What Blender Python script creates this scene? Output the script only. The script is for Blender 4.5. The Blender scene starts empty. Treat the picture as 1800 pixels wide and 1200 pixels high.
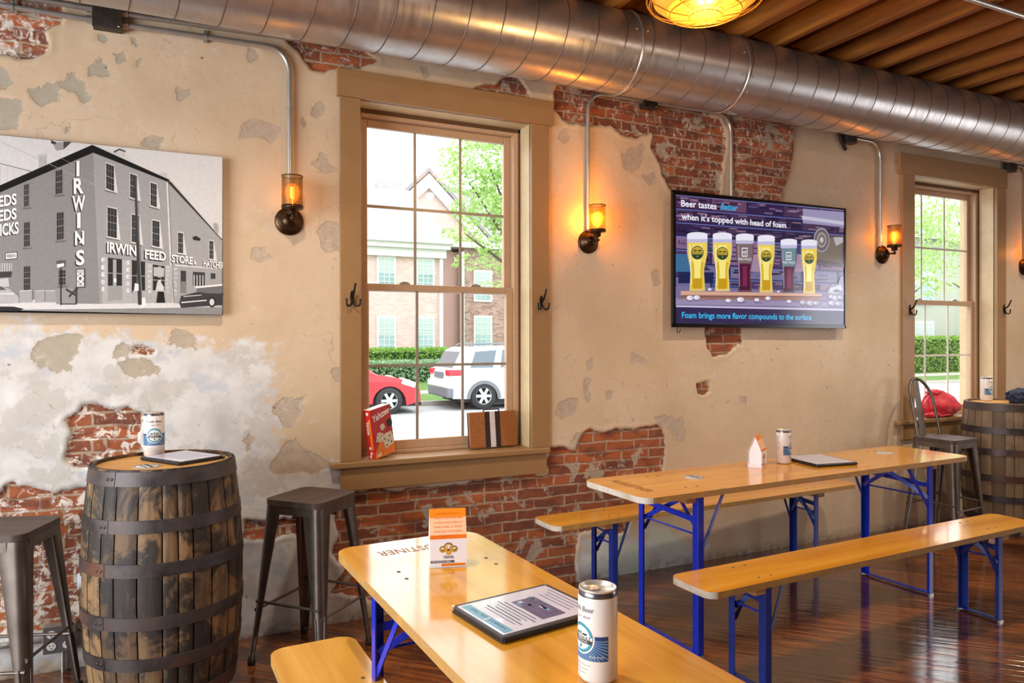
import bpy, bmesh, math, random
import numpy as np
from mathutils import Vector, Matrix

random.seed(7)
rng = np.random.RandomState(11)
SC = bpy.context.scene
COL = SC.collection
PI = math.pi

# ------------------------------------------------------------------ camera
FPX = 1270.0
YAW, PITCH, ROLL, CAMH = math.radians(25.53), math.radians(-0.19), math.radians(-0.09), 1.47
_f = Vector((math.sin(YAW)*math.cos(PITCH), math.cos(YAW)*math.cos(PITCH), math.sin(PITCH)))
_r0 = Vector((math.cos(YAW), -math.sin(YAW), 0.0))
_u0 = _r0.cross(_f)
_r = _r0*math.cos(ROLL) + _u0*math.sin(ROLL)
_u = _r.cross(_f)
cam_data = bpy.data.cameras.new('camera')
cam = bpy.data.objects.new('camera', cam_data)
COL.objects.link(cam)
cam.matrix_world = Matrix(((_r.x, _u.x, -_f.x, 0), (_r.y, _u.y, -_f.y, 0), (_r.z, _u.z, -_f.z, CAMH), (0, 0, 0, 1)))
cam_data.sensor_width = 36.0
cam_data.lens = FPX/1800*36.0
cam_data.clip_start = 0.02
cam_data.clip_end = 300
SC.camera = cam

def ray(x, y):
    return _f + _r*((x-900)/FPX) - _u*((y-600)/FPX)
def at_y(x, y, Y):
    """the point of the vertical plane at distance Y that the photograph shows at pixel x, y"""
    d = ray(x, y); t = Y/d.y
    return Vector((d.x*t, Y, CAMH + d.z*t))

# ------------------------------------------------------------------ view, world, lights
SC.view_settings.view_transform = 'Standard'
SC.view_settings.look = 'None'
SC.view_settings.exposure = 0.0
SC.view_settings.gamma = 1.0
SC.view_settings.use_curve_mapping = False

W = bpy.data.worlds.new('overcast_sky'); SC.world = W
W.use_nodes = True
bg = W.node_tree.nodes['Background']
bg.inputs[0].default_value = (0.93, 0.96, 1.0, 1)
bg.inputs[1].default_value = 4.4

def area(name, loc, rot, sx, sy, power, color, spread=PI):
    l = bpy.data.lights.new(name, 'AREA'); l.shape = 'RECTANGLE'; l.size = sx; l.size_y = sy
    l.energy = power; l.color = color; l.spread = spread
    o = bpy.data.objects.new(name, l); COL.objects.link(o)
    o.location = loc; o.rotation_euler = rot
    return o
# daylight through the shop front on the left, added fill on the unseen right
area('shopfront_daylight', (-3.3, 0.9, 1.6), (0, math.radians(-90), 0), 2.3, 3.6, 225, (0.88, 0.94, 1.0))
area('side_fill', (8.25, 0.4, 1.65), (0, math.radians(90), 0), 1.7, 1.6, 20, (0.97, 0.98, 1.0))
def point(name, loc, power, color, rad=0.05):
    l = bpy.data.lights.new(name, 'POINT'); l.energy = power; l.color = color; l.shadow_soft_size = rad
    o = bpy.data.objects.new(name, l); COL.objects.link(o); o.location = loc
    return o
AMBER = (1.0, 0.56, 0.2)
# unseen lamp row along the conduit, cones shaped to leave the upper wall dark
def spot(name, loc, power, color, deg, blend):
    l = bpy.data.lights.new(name, 'SPOT'); l.energy = power; l.color = color; l.shadow_soft_size = 0.06
    l.spot_size = math.radians(deg); l.spot_blend = blend
    o = bpy.data.objects.new(name, l); COL.objects.link(o); o.location = loc
    return o
for px, pw in ((-1.35, 50), (0.3, 125), (3.6, 118), (5.25, 115), (6.9, 110)):
    spot('unseen_ceiling_lamp', (px, 2.42, 3.235), pw, (1.0, 0.86, 0.70), 128, 0.75)
for px, py in ((1.2, -0.6), (4.4, -0.4)):
    point('unseen_ceiling_lamp', (px, py, 3.2), 30, (1.0, 0.85, 0.68), 0.05)  # unseen room lamps that give the duct its highlight

# ------------------------------------------------------------------ helpers: materials
def srgb(h):
    h = h.lstrip('#'); v = [int(h[i:i+2], 16)/255 for i in (0, 2, 4)]
    return tuple(c/12.92 if c <= 0.04045 else ((c+0.055)/1.055)**2.4 for c in v) + (1,)
def C(c):
    if isinstance(c, str): return srgb(c)
    return tuple(c) + (1,) if len(c) == 3 else tuple(c)
class NT:
    def __init__(self, name):
        self.m = bpy.data.materials.new(name); self.m.use_nodes = True
        self.t = self.m.node_tree; self.n = self.t.nodes; self.l = self.t.links
        self.p = self.n['Principled BSDF']
    def add(self, typ, **kw):
        nd = self.n.new(typ)
        for k, v in kw.items():
            if k.startswith('i_'):
                nd.inputs[k[2:].replace('_', ' ')].default_value = v
            else: setattr(nd, k, v)
        return nd
    def link(self, a, b): self.l.new(a, b)
    def noise(self, scale, detail=4, rough=0.55, vec=None, dist=0.0):
        nd = self.add('ShaderNodeTexNoise'); nd.inputs['Scale'].default_value = scale
        nd.inputs['Detail'].default_value = detail; nd.inputs['Roughness'].default_value = rough
        nd.inputs['Distortion'].default_value = dist
        if vec is not None: self.link(vec, nd.inputs['Vector'])
        return nd.outputs['Fac']
    def ramp(self, fac, stops):
        nd = self.add('ShaderNodeValToRGB'); cr = nd.color_ramp
        while len(cr.elements) < len(stops): cr.elements.new(0.5)
        for e, (p, c) in zip(cr.elements, stops): e.position = p; e.color = C(c)
        self.link(fac, nd.inputs[0]); return nd.outputs[0]
    def fr(self, fac, a, b, c=0.0, d=1.0):
        nd = self.add('ShaderNodeMapRange'); nd.inputs[1].default_value = a; nd.inputs[2].default_value = b
        nd.inputs[3].default_value = c; nd.inputs[4].default_value = d
        self.link(fac, nd.inputs[0]); return nd.outputs[0]
    def mix(self, fac, a, b, mode='MIX'):
        nd = self.add('ShaderNodeMix', data_type='RGBA', blend_type=mode)
        for k, v in ((0, fac), (6, a), (7, b)):
            if isinstance(v, (int, float)): nd.inputs[k].default_value = v
            elif isinstance(v, (tuple, str)): nd.inputs[k].default_value = C(v)
            else: self.link(v, nd.inputs[k])
        return nd.outputs[2]
    def math(self, op, a, b=0.0):
        nd = self.add('ShaderNodeMath', operation=op)
        for k, v in ((0, a), (1, b)):
            if isinstance(v, (int, float)): nd.inputs[k].default_value = v
            else: self.link(v, nd.inputs[k])
        return nd.outputs[0]
    def attr(self, name):
        return self.add('ShaderNodeAttribute', attribute_name=name).outputs['Fac']
    def coords(self, kind='Object', scale=(1, 1, 1), rot=(0, 0, 0)):
        tc = self.add('ShaderNodeTexCoord'); mp = self.add('ShaderNodeMapping')
        mp.inputs['Scale'].default_value = scale; mp.inputs['Rotation'].default_value = rot
        self.link(tc.outputs[kind], mp.inputs['Vector']); return mp.outputs[0]
    def set(self, color=None, rough=None, metal=None, **kw):
        for k, v in (('Base Color', color), ('Roughness', rough), ('Metallic', metal)) + tuple(kw.items()):
            if v is None: continue
            k = k.replace('_', ' ')
            if isinstance(v, (int, float)): self.p.inputs[k].default_value = v
            elif isinstance(v, (tuple, str)): self.p.inputs[k].default_value = C(v)
            else: self.link(v, self.p.inputs[k])
    def bump(self, h, strength=0.3, dist=0.01):
        nd = self.add('ShaderNodeBump'); nd.inputs['Strength'].default_value = strength
        nd.inputs['Distance'].default_value = dist
        self.link(h, nd.inputs['Height']); self.link(nd.outputs[0], self.p.inputs['Normal']); return nd
_mc = {}
def plain(name, color, rough=0.5, metal=0.0, var=0.12, scale=30, **kw):
    """a painted or moulded surface with a faint procedural mottling"""
    if name in _mc: return _mc[name]
    t = NT(name); c = C(color)
    n = t.noise(scale, 3, vec=t.coords())
    d = tuple(max(0, x*(1-var)) for x in c[:3]); e = tuple(min(1, x*(1+var*0.6)) for x in c[:3])
    t.set(t.ramp(n, ((0.3, d), (0.7, e))), rough, metal, **kw)
    _mc[name] = t.m; return t.m
def glow(name, color, strength=1.0):
    if name in _mc: return _mc[name]
    t = NT(name)
    t.set((0, 0, 0), 0.12, 0.0, Emission_Color=C(color), Emission_Strength=float(strength))
    _mc[name] = t.m; return t.m
def streak(name, cols, rough=0.4, axis=0, freq=14, stretch=0.06, bump=0.15, knots=False, coat=0.0, metal=0.0):
    """wood with grain running along a local axis"""
    if name in _mc: return _mc[name]
    t = NT(name); s = [freq]*3; s[axis] = freq*stretch
    v = t.coords(scale=tuple(s)); n = t.noise(1.0, 6, 0.6, v, 0.6)
    n2 = t.noise(3.2, 4, 0.6, v, 0.2)
    f = t.math('ADD', t.math('MULTIPLY', n, 0.7), t.math('MULTIPLY', n2, 0.3))
    col = t.ramp(f, tuple((0.3+0.4*i/(len(cols)-1), c) for i, c in enumerate(cols)))
    if knots:
        vo = t.add('ShaderNodeTexVoronoi'); vo.inputs['Scale'].default_value = 1.0
        ks = [9, 9, 9]; ks[axis] = 3.2
        t.link(t.coords(scale=tuple(ks)), vo.inputs['Vector'])
        k = t.fr(vo.outputs['Distance'], 0.10, 0.03)
        sel = t.fr(t.noise(1.7, 0, vec=t.coords()), 0.5, 0.52)
        col = t.mix(t.math('MULTIPLY', t.math('MULTIPLY', k, sel), 0.75), col, (0.09, 0.035, 0.01))
    t.set(col, rough, metal)
    if coat: t.set(Coat_Weight=coat, Coat_Roughness=0.11 if 'orange' in name else 0.10, Coat_IOR=1.5 if 'orange' in name else 1.3, Specular_IOR_Level=0.05)
    t.bump(f, bump, 0.004)
    _mc[name] = t.m; return t.m

# ------------------------------------------------------------------ helpers: meshes
class MB:
    def __init__(self): self.v = []; self.f = []; self.mi = []; self.sm = []
    def add(self, vs, fs, mi=0, sm=False):
        b = len(self.v); self.v += [tuple(v) for v in vs]
        for f in fs: self.f.append(tuple(b+i for i in f)); self.mi.append(mi); self.sm.append(sm)
        return self
    def box(self, a, b, mi=0):
        (x0, y0, z0), (x1, y1, z1) = a, b
        vs = [(x0, y0, z0), (x1, y0, z0), (x1, y1, z0), (x0, y1, z0), (x0, y0, z1), (x1, y0, z1), (x1, y1, z1), (x0, y1, z1)]
        return self.add(vs, [(0, 3, 2, 1), (4, 5, 6, 7), (0, 1, 5, 4), (1, 2, 6, 5), (2, 3, 7, 6), (3, 0, 4, 7)], mi)
    def obox(self, o, e1, e2, e3, mi=0):
        o, e1, e2, e3 = map(Vector, (o, e1, e2, e3))
        vs = [o, o+e1, o+e1+e2, o+e2, o+e3, o+e1+e3, o+e1+e2+e3, o+e2+e3]
        return self.add(vs, [(0, 3, 2, 1), (4, 5, 6, 7), (0, 1, 5, 4), (1, 2, 6, 5), (2, 3, 7, 6), (3, 0, 4, 7)], mi)
    def bar(self, p, q, w, t, up=(0, 0, 1), mi=0):
        """flat bar from p to q, width w across, thickness t along up-ish"""
        p, q = Vector(p), Vector(q); d = (q-p).normalized(); s = d.cross(Vector(up))
        if s.length < 1e-4: s = d.cross(Vector((1, 0, 0)))
        s.normalize(); u = s.cross(d)
        return self.obox(p - s*w/2 - u*t/2, q-p, s*w, u*t, mi)
    def tube(self, pts, r, n=10, cap=True, mi=0, closed=False):
        pts = [Vector(p) for p in pts]; N = len(pts); rings = []
        rr = r if isinstance(r, (list, tuple)) else [r]*N
        prev = None
        for i, p in enumerate(pts):
            if closed: d = (pts[(i+1) % N]-pts[i-1])
            else: d = pts[min(i+1, N-1)]-pts[max(i-1, 0)]
            d.normalize()
            if prev is None:
                a = Vector((0, 0, 1)) if abs(d.z) < 0.9 else Vector((1, 0, 0))
                s = d.cross(a).normalized()
            else:
                s = prev - d*prev.dot(d); s.normalize()
            prev = s; t = d.cross(s)
            rings.append([p + (s*math.cos(2*PI*k/n) + t*math.sin(2*PI*k/n))*rr[i] for k in range(n)])
        vs = [v for R in rings for v in R]; fs = []
        for i in range(N if closed else N-1):
            j = (i+1) % N
            for k in range(n): fs.append((i*n+k, i*n+(k+1) % n, j*n+(k+1) % n, j*n+k))
        self.add(vs, fs, mi, True)
        if cap and not closed:
            self.add(rings[0], [tuple(range(n))[::-1]], mi); self.add(rings[-1], [tuple(range(n))], mi)
        return self
    def lathe(self, prof, n=32, c=(0, 0, 0), axis='Z', mi=0, sm=True, mis=None):
        vs = []; fs = []
        for (r, h) in prof:
            for k in range(n):
                a = 2*PI*k/n; x, y = r*math.cos(a), r*math.sin(a)
                p = {'Z': (x, y, h), 'Y': (x, h, y), 'X': (h, x, y)}[axis]
                vs.append((p[0]+c[0], p[1]+c[1], p[2]+c[2]))
        for i in range(len(prof)-1):
            for k in range(n):
                q = (i*n+k, i*n+(k+1) % n, (i+1)*n+(k+1) % n, (i+1)*n+k)
                fs.append(q)
        self.add(vs, fs, mi, sm); 
        if mis:
            k0 = len(self.mi)-len(fs)
            for i in range(len(prof)-1):
                for k in range(n): self.mi[k0+i*n+k] = mis[i]
        return self
    def prism(self, poly, z0, z1, axis='Z', mi=0, mside=None):
        n = len(poly)
        def P(a, b, h): return {'Z': (a, b, h), 'Y': (a, h, b), 'X': (h, a, b)}[axis]
        vs = [P(a, b, z0) for a, b in poly]+[P(a, b, z1) for a, b in poly]
        self.add(vs, [tuple(range(n))[::-1], tuple(range(n, 2*n))], mi)
        self.add(vs, [(i, (i+1) % n, n+(i+1) % n, n+i) for i in range(n)], mi if mside is None else mside)
        return self
    def build(self, name, mats, parent=None, loc=None, bevel=0.0, seg=2, smooth=False, subsurf=0, angle=40):
        me = bpy.data.meshes.new(name)
        me.from_pydata(self.v, [], self.f)
        if not isinstance(mats, (list, tuple)): mats = [mats]
        for m in mats: me.materials.append(m)
        for p, mi, sm in zip(me.polygons, self.mi, self.sm):
            p.material_index = min(mi, len(mats)-1); p.use_smooth = sm or smooth
        bm = bmesh.new(); bm.from_mesh(me)
        bmesh.ops.recalc_face_normals(bm, faces=bm.faces) if not getattr(self, 'keepn', False) else None
        bm.to_mesh(me); bm.free()
        o = bpy.data.objects.new(name, me); COL.objects.link(o)
        if parent is not None: o.parent = parent
        if loc is not None: o.location = loc
        if bevel:
            b = o.modifiers.new('bevel', 'BEVEL'); b.width = bevel; b.segments = seg; b.limit_method = 'ANGLE'; b.angle_limit = math.radians(angle)
        if subsurf:
            s = o.modifiers.new('sub', 'SUBSURF'); s.levels = subsurf; s.render_levels = subsurf
        return o
def thing(name, label, cat, loc=(0, 0, 0), rz=0.0, group=None):
    o = bpy.data.objects.new(name, None); o.empty_display_size = 0.05; COL.objects.link(o)
    o.location = loc; o.rotation_euler = (0, 0, rz); tag(o, label, cat, group); return o
def tag(o, label, cat, group=None):
    o['label'] = label; o['category'] = cat
    if group: o['group'] = group
    return o
def struct(o, label=None, cat=None):
    o['kind'] = 'structure'
    if label: o['label'] = label
    if cat: o['category'] = cat
    return o
def dup(root, loc, rz, label, group=None):
    r = root.copy(); COL.objects.link(r); r.location = loc; r.rotation_euler = (0, 0, rz); r['label'] = label
    if group: r['group'] = group
    for ch in list(root.children):
        c = ch.copy(); COL.objects.link(c); c.parent = r
        for g in list(ch.children):
            d = g.copy(); COL.objects.link(d); d.parent = c
    return r
_tc = {}
def text2d(s, italic=0.0, off=0.0):
    """verts (unit cap height about 0.7) and faces of a line of lettering"""
    k = (s, italic, off)
    if k in _tc: return _tc[k]
    cu = bpy.data.curves.new('lettering', 'FONT'); cu.body = s; cu.resolution_u = 3; cu.shear = italic; cu.offset = off
    o = bpy.data.objects.new('lettering', cu); COL.objects.link(o)
    bpy.context.view_layer.update()
    me = bpy.data.meshes.new_from_object(o.evaluated_get(bpy.context.evaluated_depsgraph_get()))
    vs = [(v.co.x, v.co.y) for v in me.vertices]; fs = [tuple(p.vertices) for p in me.polygons]
    COL.objects.unlink(o); bpy.data.objects.remove(o); bpy.data.meshes.remove(me); bpy.data.curves.remove(cu)
    _tc[k] = (vs, fs); return _tc[k]
def put_text(mb, s, fn, width=None, height=0.03, mi=0, italic=0.0, center=False, bold=0.0):
    """lettering laid out in (a,b), then mapped to 3-D by fn"""
    vs, fs = text2d(s, italic, round(min(0.03, bold/(height/0.69)), 3) if bold else 0.0)
    if not vs: return
    xs = [v[0] for v in vs]; x0, x1 = min(xs), max(xs)
    ky = height/0.69; kx = (width/(x1-x0)) if width else ky
    off = -(x1-x0)*kx/2 if center else 0.0
    mb.add([fn((x-x0)*kx+off, y*ky) for x, y in vs], fs, mi)
def disc(fn, cx, cy, r, n=24, r2=None):
    r2 = r2 or r
    return [fn(cx+r*math.cos(2*PI*k/n), cy+r2*math.sin(2*PI*k/n)) for k in range(n)]
def ring_faces(mb, fn, cx, cy, r0, r1, n=32, mi=0, a0=0, a1=2*PI, sq=1.0):
    vs = []; 
    for k in range(n+1):
        a = a0+(a1-a0)*k/n
        vs += [fn(cx+r0*math.cos(a), cy+r0*sq*math.sin(a)), fn(cx+r1*math.cos(a), cy+r1*sq*math.sin(a))]
    mb.add(vs, [(2*k, 2*k+1, 2*k+3, 2*k+2) for k in range(n)], mi)
def rrect(w, h, r, n=6):
    pts = []
    for cx, cy, a in ((w/2-r, h/2-r, 0), (-w/2+r, h/2-r, PI/2), (-w/2+r, -h/2+r, PI), (w/2-r, -h/2+r, 1.5*PI)):
        for k in range(n+1): t = a+PI/2*k/n; pts.append((cx+r*math.cos(t), cy+r*math.sin(t)))
    return pts
def bend(pts, r, n=7):
    """round the corners of a polyline"""
    pts = [Vector(p) for p in pts]; out = [pts[0]]
    for a, b, c in zip(pts, pts[1:], pts[2:]):
        d1 = (a-b).normalized(); d2 = (c-b).normalized()
        k = min(r, (a-b).length*0.49, (c-b).length*0.49)
        p0, p1 = b+d1*k, b+d2*k
        for i in range(n+1):
            t = i/n; out.append(p0*(1-t)**2 + b*2*t*(1-t) + p1*t*t)
    out.append(pts[-1]); return out

# numpy value noise
def vnoise(x, y, seed=0):
    xi = np.floor(x).astype(np.int64); yi = np.floor(y).astype(np.int64); fx = x-xi; fy = y-yi
    fx = fx*fx*(3-2*fx); fy = fy*fy*(3-2*fy)
    def h(a, b):
        n = (a*374761393 + b*668265263 + seed*974711) & 0x7fffffff
        n = ((n ^ (n >> 13))*1274126177) & 0x7fffffff
        return ((n ^ (n >> 16)) & 0xffff)/65535.0
    return (h(xi, yi)*(1-fx)+h(xi+1, yi)*fx)*(1-fy) + (h(xi, yi+1)*(1-fx)+h(xi+1, yi+1)*fx)*fy
def fbm(x, y, oct=4, seed=0):
    s = 0; a = 0.5; t = 0
    for i in range(oct): s = s+a*vnoise(x*2**i, y*2**i, seed+i); t += a; a *= 0.55
    return s/t

D = 3.765          # inner face of the window wall
CEIL = 3.52        # boards above the joists
JB = 3.30          # underside of the joists
XL, XR, YB = -3.4, 8.4, -4.4

# ================================================================== THE SETTING
W1 = (0.915, 1.917, 0.835, 2.725)      # window opening x0,x1,z0,z1
W2 = (5.283, 6.335, 0.835, 2.745)
def wl(p):
    q = at_y(p[0], p[1], D); return (q.x, q.z)

BRICK = [
 [(-90,-40),(116,-14),(110,33),(105,47),(80,56),(88,87),(68,99),(30,101),(-90,88)],
 [(506,70),(520,88),(535,104),(545,121),(575,125),(600,117),(640,115),(660,112),(668,105),(640,88),(560,66)],
 [(822,154),(850,146),(880,145),(885,134),(905,132),(918,140),(928,152),(932,175),(870,165)],
 [(983,120),(976,168),(977,191),(987,209),(1002,216),(1020,214),(1034,219),(1050,221),(1059,215),(1079,219),(1096,238),(1119,239),(1130,238),(1143,237),(1147,259),(1158,282),(1164,307),(1175,321),(1182,335),(1187,348),(1258,350),(1266,324),(1270,299),(1274,267),(1276,233),(1268,224),(1262,210),(1240,202),(1230,170)],
 [(1284,190),(1286,250),(1287,320),(1287,360),(1372,366),(1376,333),(1386,310),(1389,270),(1391,212)],
 [(1240,572),(1303,570),(1302,605),(1285,622),(1252,628),(1240,603)],
 [(1228,672),(1246,672),(1247,688),(1235,694),(1228,690)],
 [(584,905),(600,868),(640,864),(700,860),(760,853),(800,850),(870,838),(965,830),(966,790),(1011,789),(1021,758),(1033,757),(1046,760),(1063,758),(1078,755),(1107,752),(1157,748),(1165,765),(1167,790),(1165,803),(1163,823),(1140,870),(1112,913),(1100,937),(1080,940),(1040,925),(1017,933),(1012,960),(1010,985),(1014,1030),(1000,1070),(880,1100),(720,1092),(690,1062),(650,1052),(615,1050),(584,1041),(593,1021),(604,1010),(607,993),(596,987),(586,967),(590,933)],
 [(123,808),(118,792),(121,770),(122,751),(125,737),(145,720),(150,712),(172,707),(198,715),(224,718),(246,727),(248,755),(249,772),(257,774),(257,790),(240,812),(165,812),(136,816)],
 [(-90,872),(0,862),(11,850),(28,843),(33,856),(60,858),(95,863),(105,857),(140,854),(170,862),(250,880),(280,1000),(200,1112),(100,1105),(-90,1125)],
 [(236,613),(262,611),(273,615),(271,626),(250,629),(237,624)],
 [(425,917),(522,914),(524,940),(505,936),(480,948),(425,952)],
]
GREY = [
 [(42,152),(70,155),(95,148),(100,180),(70,183),(50,172)], [(98,150),(125,130),(150,147),(154,158),(162,170),(150,178),(140,165),(113,158)],
 [(-10,165),(32,172),(44,200),(30,228),(-10,232)], [(-10,118),(14,120),(17,145),(-10,157)],
 [(170,55),(185,58),(195,72),(180,77),(171,68)], [(232,57),(240,60),(246,76),(229,74)], [(198,95),(215,92),(224,100),(219,113),(200,108)],
 [(240,97),(248,98),(246,119),(238,117)], [(152,115),(174,107),(186,130),(155,131)], [(308,154),(327,153),(334,163),(322,175),(308,165)],
 [(427,214),(440,208),(455,205),(478,218),(492,226),(470,250),(450,238),(428,240)], [(436,87),(453,90),(460,98),(446,111),(437,104)],
 [(546,180),(558,176),(568,190),(556,205),(547,198)], [(524,210),(536,206),(541,222),(524,222)], [(553,290),(566,270),(580,285),(592,300),(575,304)],
 [(252,244),(270,240),(284,246),(282,259),(250,257)], [(440,442),(462,438),(476,455),(458,467),(440,460)], [(553,407),(575,385),(598,390),(598,440),(570,448)],
 [(113,216),(124,213),(127,231),(114,230)], [(57,615),(72,598),(90,592),(118,586),(140,590),(149,602),(138,622),(128,626),(118,640),(126,645),(123,653),(112,650),(98,654),(72,645),(60,632)],
 [(191,612),(215,602),(232,612),(232,627),(195,629)], [(206,640),(235,632),(268,638),(280,650),(278,664),(235,666),(210,656)],
 [(488,705),(498,696),(515,694),(535,700),(538,722),(524,735),(518,750),(503,748),(488,728)], [(488,790),(505,772),(520,774),(538,788),(560,800),(590,812),(590,822),(540,830),(480,832),(470,818)],
 [(425,770),(434,762),(443,770),(441,790),(430,788)], [(580,642),(594,640),(597,672),(582,668)], [(985,702),(1005,700),(1013,706),(1008,725),(992,741),(978,730)],
 [(1021,665),(1032,664),(1033,676),(1040,700),(1030,706),(1026,690)], [(1060,690),(1070,684),(1079,686),(1073,700),(1062,703)], [(1032,632),(1044,625),(1042,648),(1033,649)],
 [(1090,288),(1094,272),(1110,260),(1122,262),(1130,248),(1136,262),(1126,290),(1110,304),(1094,296)], [(1128,308),(1148,300),(1153,318),(1140,322)], [(985,232),(995,222),(1001,245),(990,256),(980,250)],
 [(1000,778),(1014,760),(1020,762),(1012,786)], [(1150,728),(1180,735),(1198,755),(1202,775),(1192,780),(1180,765),(1160,752)], [(1183,748),(1200,735),(1206,758),(1196,782)],
 [(1110,620),(1130,632),(1140,642),(1112,640)], [(1300,700),(1312,698),(1312,712),(1302,712)], [(1140,480),(1158,472),(1162,498),(1146,502)], [(740,112),(752,118),(757,135),(745,138)],
 [(300,575),(318,580),(330,592),(345,610),(320,615),(305,600)],
]
WHITE = [[(-200,565),(0,562),(60,570),(120,582),(190,590),(260,588),(320,602),(400,600),(455,598),(490,612),(470,640),(492,670),(478,700),(500,735),(480,760),(520,800),(610,815),(640,880),(640,1100),(300,1150),(-200,1200)],
         [(1015,935),(1060,945),(1110,925),(1170,930),(1240,960),(1200,1010),(1000,1060),(1008,985)]]
WALL_SHADOW = [[(395,800),(500,770),(600,820),(596,860),(430,870),(420,960),(380,960)]]  # outline of the shadow painted on the wall right of the barrel

def sdist(X, Z, poly):
    """signed distance (positive inside), metres"""
    P = np.array(poly); n = len(P); best = np.full(X.shape, 1e9); ins = np.zeros(X.shape, bool)
    for i in range(n):
        (ax, az), (bx, bz) = P[i], P[(i+1) % n]
        dx, dz = bx-ax, bz-az
        t = np.clip(((X-ax)*dx+(Z-az)*dz)/(dx*dx+dz*dz+1e-12), 0, 1)
        best = np.minimum(best, np.hypot(X-ax-t*dx, Z-az-t*dz))
        c = ((az > Z) != (bz > Z)) & (X < (bx-ax)*(Z-az)/(bz-az+1e-12)+ax)
        ins ^= c
    return np.where(ins, best, -best)

def make_wall():
    xs = np.concatenate([np.arange(XL, -1.0, 0.1), np.arange(-1.0, 7.2, 0.0125), np.arange(7.2, XR+0.11, 0.1)])
    zs = np.arange(0, CEIL+0.02, 0.0125)
    X, Z = np.meshgrid(xs, zs)
    nx, nz = len(xs), len(zs)
    wx = X + (fbm(X*9, Z*9, 4, 1)-0.5)*0.07; wz = Z + (fbm(X*9, Z*9, 4, 9)-0.5)*0.07
    def field(polys):
        F = np.full(X.shape, -1.0)
        for p in polys:
            q = [wl(a) for a in p]; qa = np.array(q)
            x0, x1 = qa[:, 0].min()-.12, qa[:, 0].max()+.12; z0, z1 = qa[:, 1].min()-.12, qa[:, 1].max()+.12
            i0, i1 = np.searchsorted(xs, [x0, x1]); j0, j1 = np.searchsorted(zs, [z0, z1])
            if i1 <= i0 or j1 <= j0: continue
            s = (slice(j0, j1), slice(i0, i1))
            F[s] = np.maximum(F[s], sdist(wx[s], wz[s], q))
        return F
    fb = field(BRICK); fg = field(GREY); fw = field(WHITE); fs = field(WALL_SHADOW)
    brick = np.clip(fb/0.02+0.5, 0, 1)
    # the brick pier above the screen stands a little proud
    xa, xb = wl((1285, 300))[0], wl((1303, 300))[0]
    xc = wl((1391, 300))[0]
    pier = np.clip((X-xa)/(xb-xa), 0, 1)*np.clip((xc+0.03-X)/0.03, 0, 1)*np.clip((fb+0.02)/0.03, 0, 1)*(Z > 2.3)*(X > xa)
    Y = D + brick*0.014 + (fbm(X*2.2, Z*2.2, 3, 21)-0.5)*0.006 + (fbm(X*30, Z*30, 2, 5)-0.5)*(0.002+0.006*brick) - pier*0.04
    lip = np.exp(-((fb+0.012)/0.012)**2)
    Y -= lip*0.004
    Y += np.clip(fg/0.006+0.5, 0, 1)*0.002
    vs = np.stack([X, Y, Z], -1).reshape(-1, 3)
    idx = np.arange(nx*nz).reshape(nz, nx)
    q = np.stack([idx[:-1, :-1], idx[:-1, 1:], idx[1:, 1:], idx[1:, :-1]], -1)
    cx = (xs[:-1]+xs[1:])/2; cz = (zs[:-1]+zs[1:])/2
    CX, CZ = np.meshgrid(cx, cz); keep = np.ones(CX.shape, bool)
    for (a, b, c, d) in (W1, W2): keep &= ~((CX > a-0.02) & (CX < b+0.02) & (CZ > c-0.02) & (CZ < d+0.02))
    q = q[keep]
    me = bpy.data.meshes.new('wall_back')
    me.vertices.add(len(vs)); me.vertices.foreach_set('co', vs.ravel())
    me.loops.add(q.size); me.loops.foreach_set('vertex_index', q.ravel().astype(np.int32))
    me.polygons.add(len(q)); me.polygons.foreach_set('loop_start', np.arange(0, q.size, 4, dtype=np.int32))
    me.polygons.foreach_set('use_smooth', np.ones(len(q), bool))
    for n, F in (('brick', np.clip(fb/0.08+0.5, 0, 1)), ('grey', np.clip(fg/0.05+0.5, 0, 1)), ('white', np.clip(fw/0.3+0.5, 0, 1)), ('wall_shadow', np.clip(fs/0.4+0.5, 0, 1))):
        a = me.attributes.new(n, 'FLOAT', 'POINT'); a.data.foreach_set('value', F.ravel().astype(np.float32))
    me.update(calc_edges=True); me.validate()
    o = bpy.data.objects.new('wall_back', me); COL.objects.link(o)
    # material ------------------------------------------------
    t = NT('worn_plaster_over_brick')
    geo = t.add('ShaderNodeNewGeometry'); sep = t.add('ShaderNodeSeparateXYZ'); t.link(geo.outputs['Position'], sep.inputs[0])
    cmb = t.add('ShaderNodeCombineXYZ'); t.link(sep.outputs[0], cmb.inputs[0]); t.link(sep.outputs[2], cmb.inputs[1])
    P = cmb.outputs[0]
    nf = t.noise(26, 5, 0.6, P); nm = t.noise(7, 5, 0.6, P); nl = t.noise(1.6, 4, 0.55, P); nh = t.noise(95, 3, 0.6, P)
    # brick
    wv = t.add('ShaderNodeTexNoise'); wv.inputs['Scale'].default_value = 11; wv.inputs['Detail'].default_value = 2; t.link(P, wv.inputs['Vector'])
    ma = t.add('ShaderNodeVectorMath', operation='MULTIPLY_ADD'); t.link(wv.outputs['Color'], ma.inputs[0]); ma.inputs[1].default_value = (.022, .022, 0); t.link(P, ma.inputs[2])
    br = t.add('ShaderNodeTexBrick'); br.inputs['Scale'].default_value = 1.0
    br.inputs['Brick Width'].default_value = 0.205; br.inputs['Row Height'].default_value = 0.0605; br.inputs['Mortar Size'].default_value = 0.0068
    br.inputs['Mortar Smooth'].default_value = 0.25; br.inputs['Bias'].default_value = 0.0
    br.offset = 0.45; br.squash = 0.55; br.squash_frequency = 5
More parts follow.
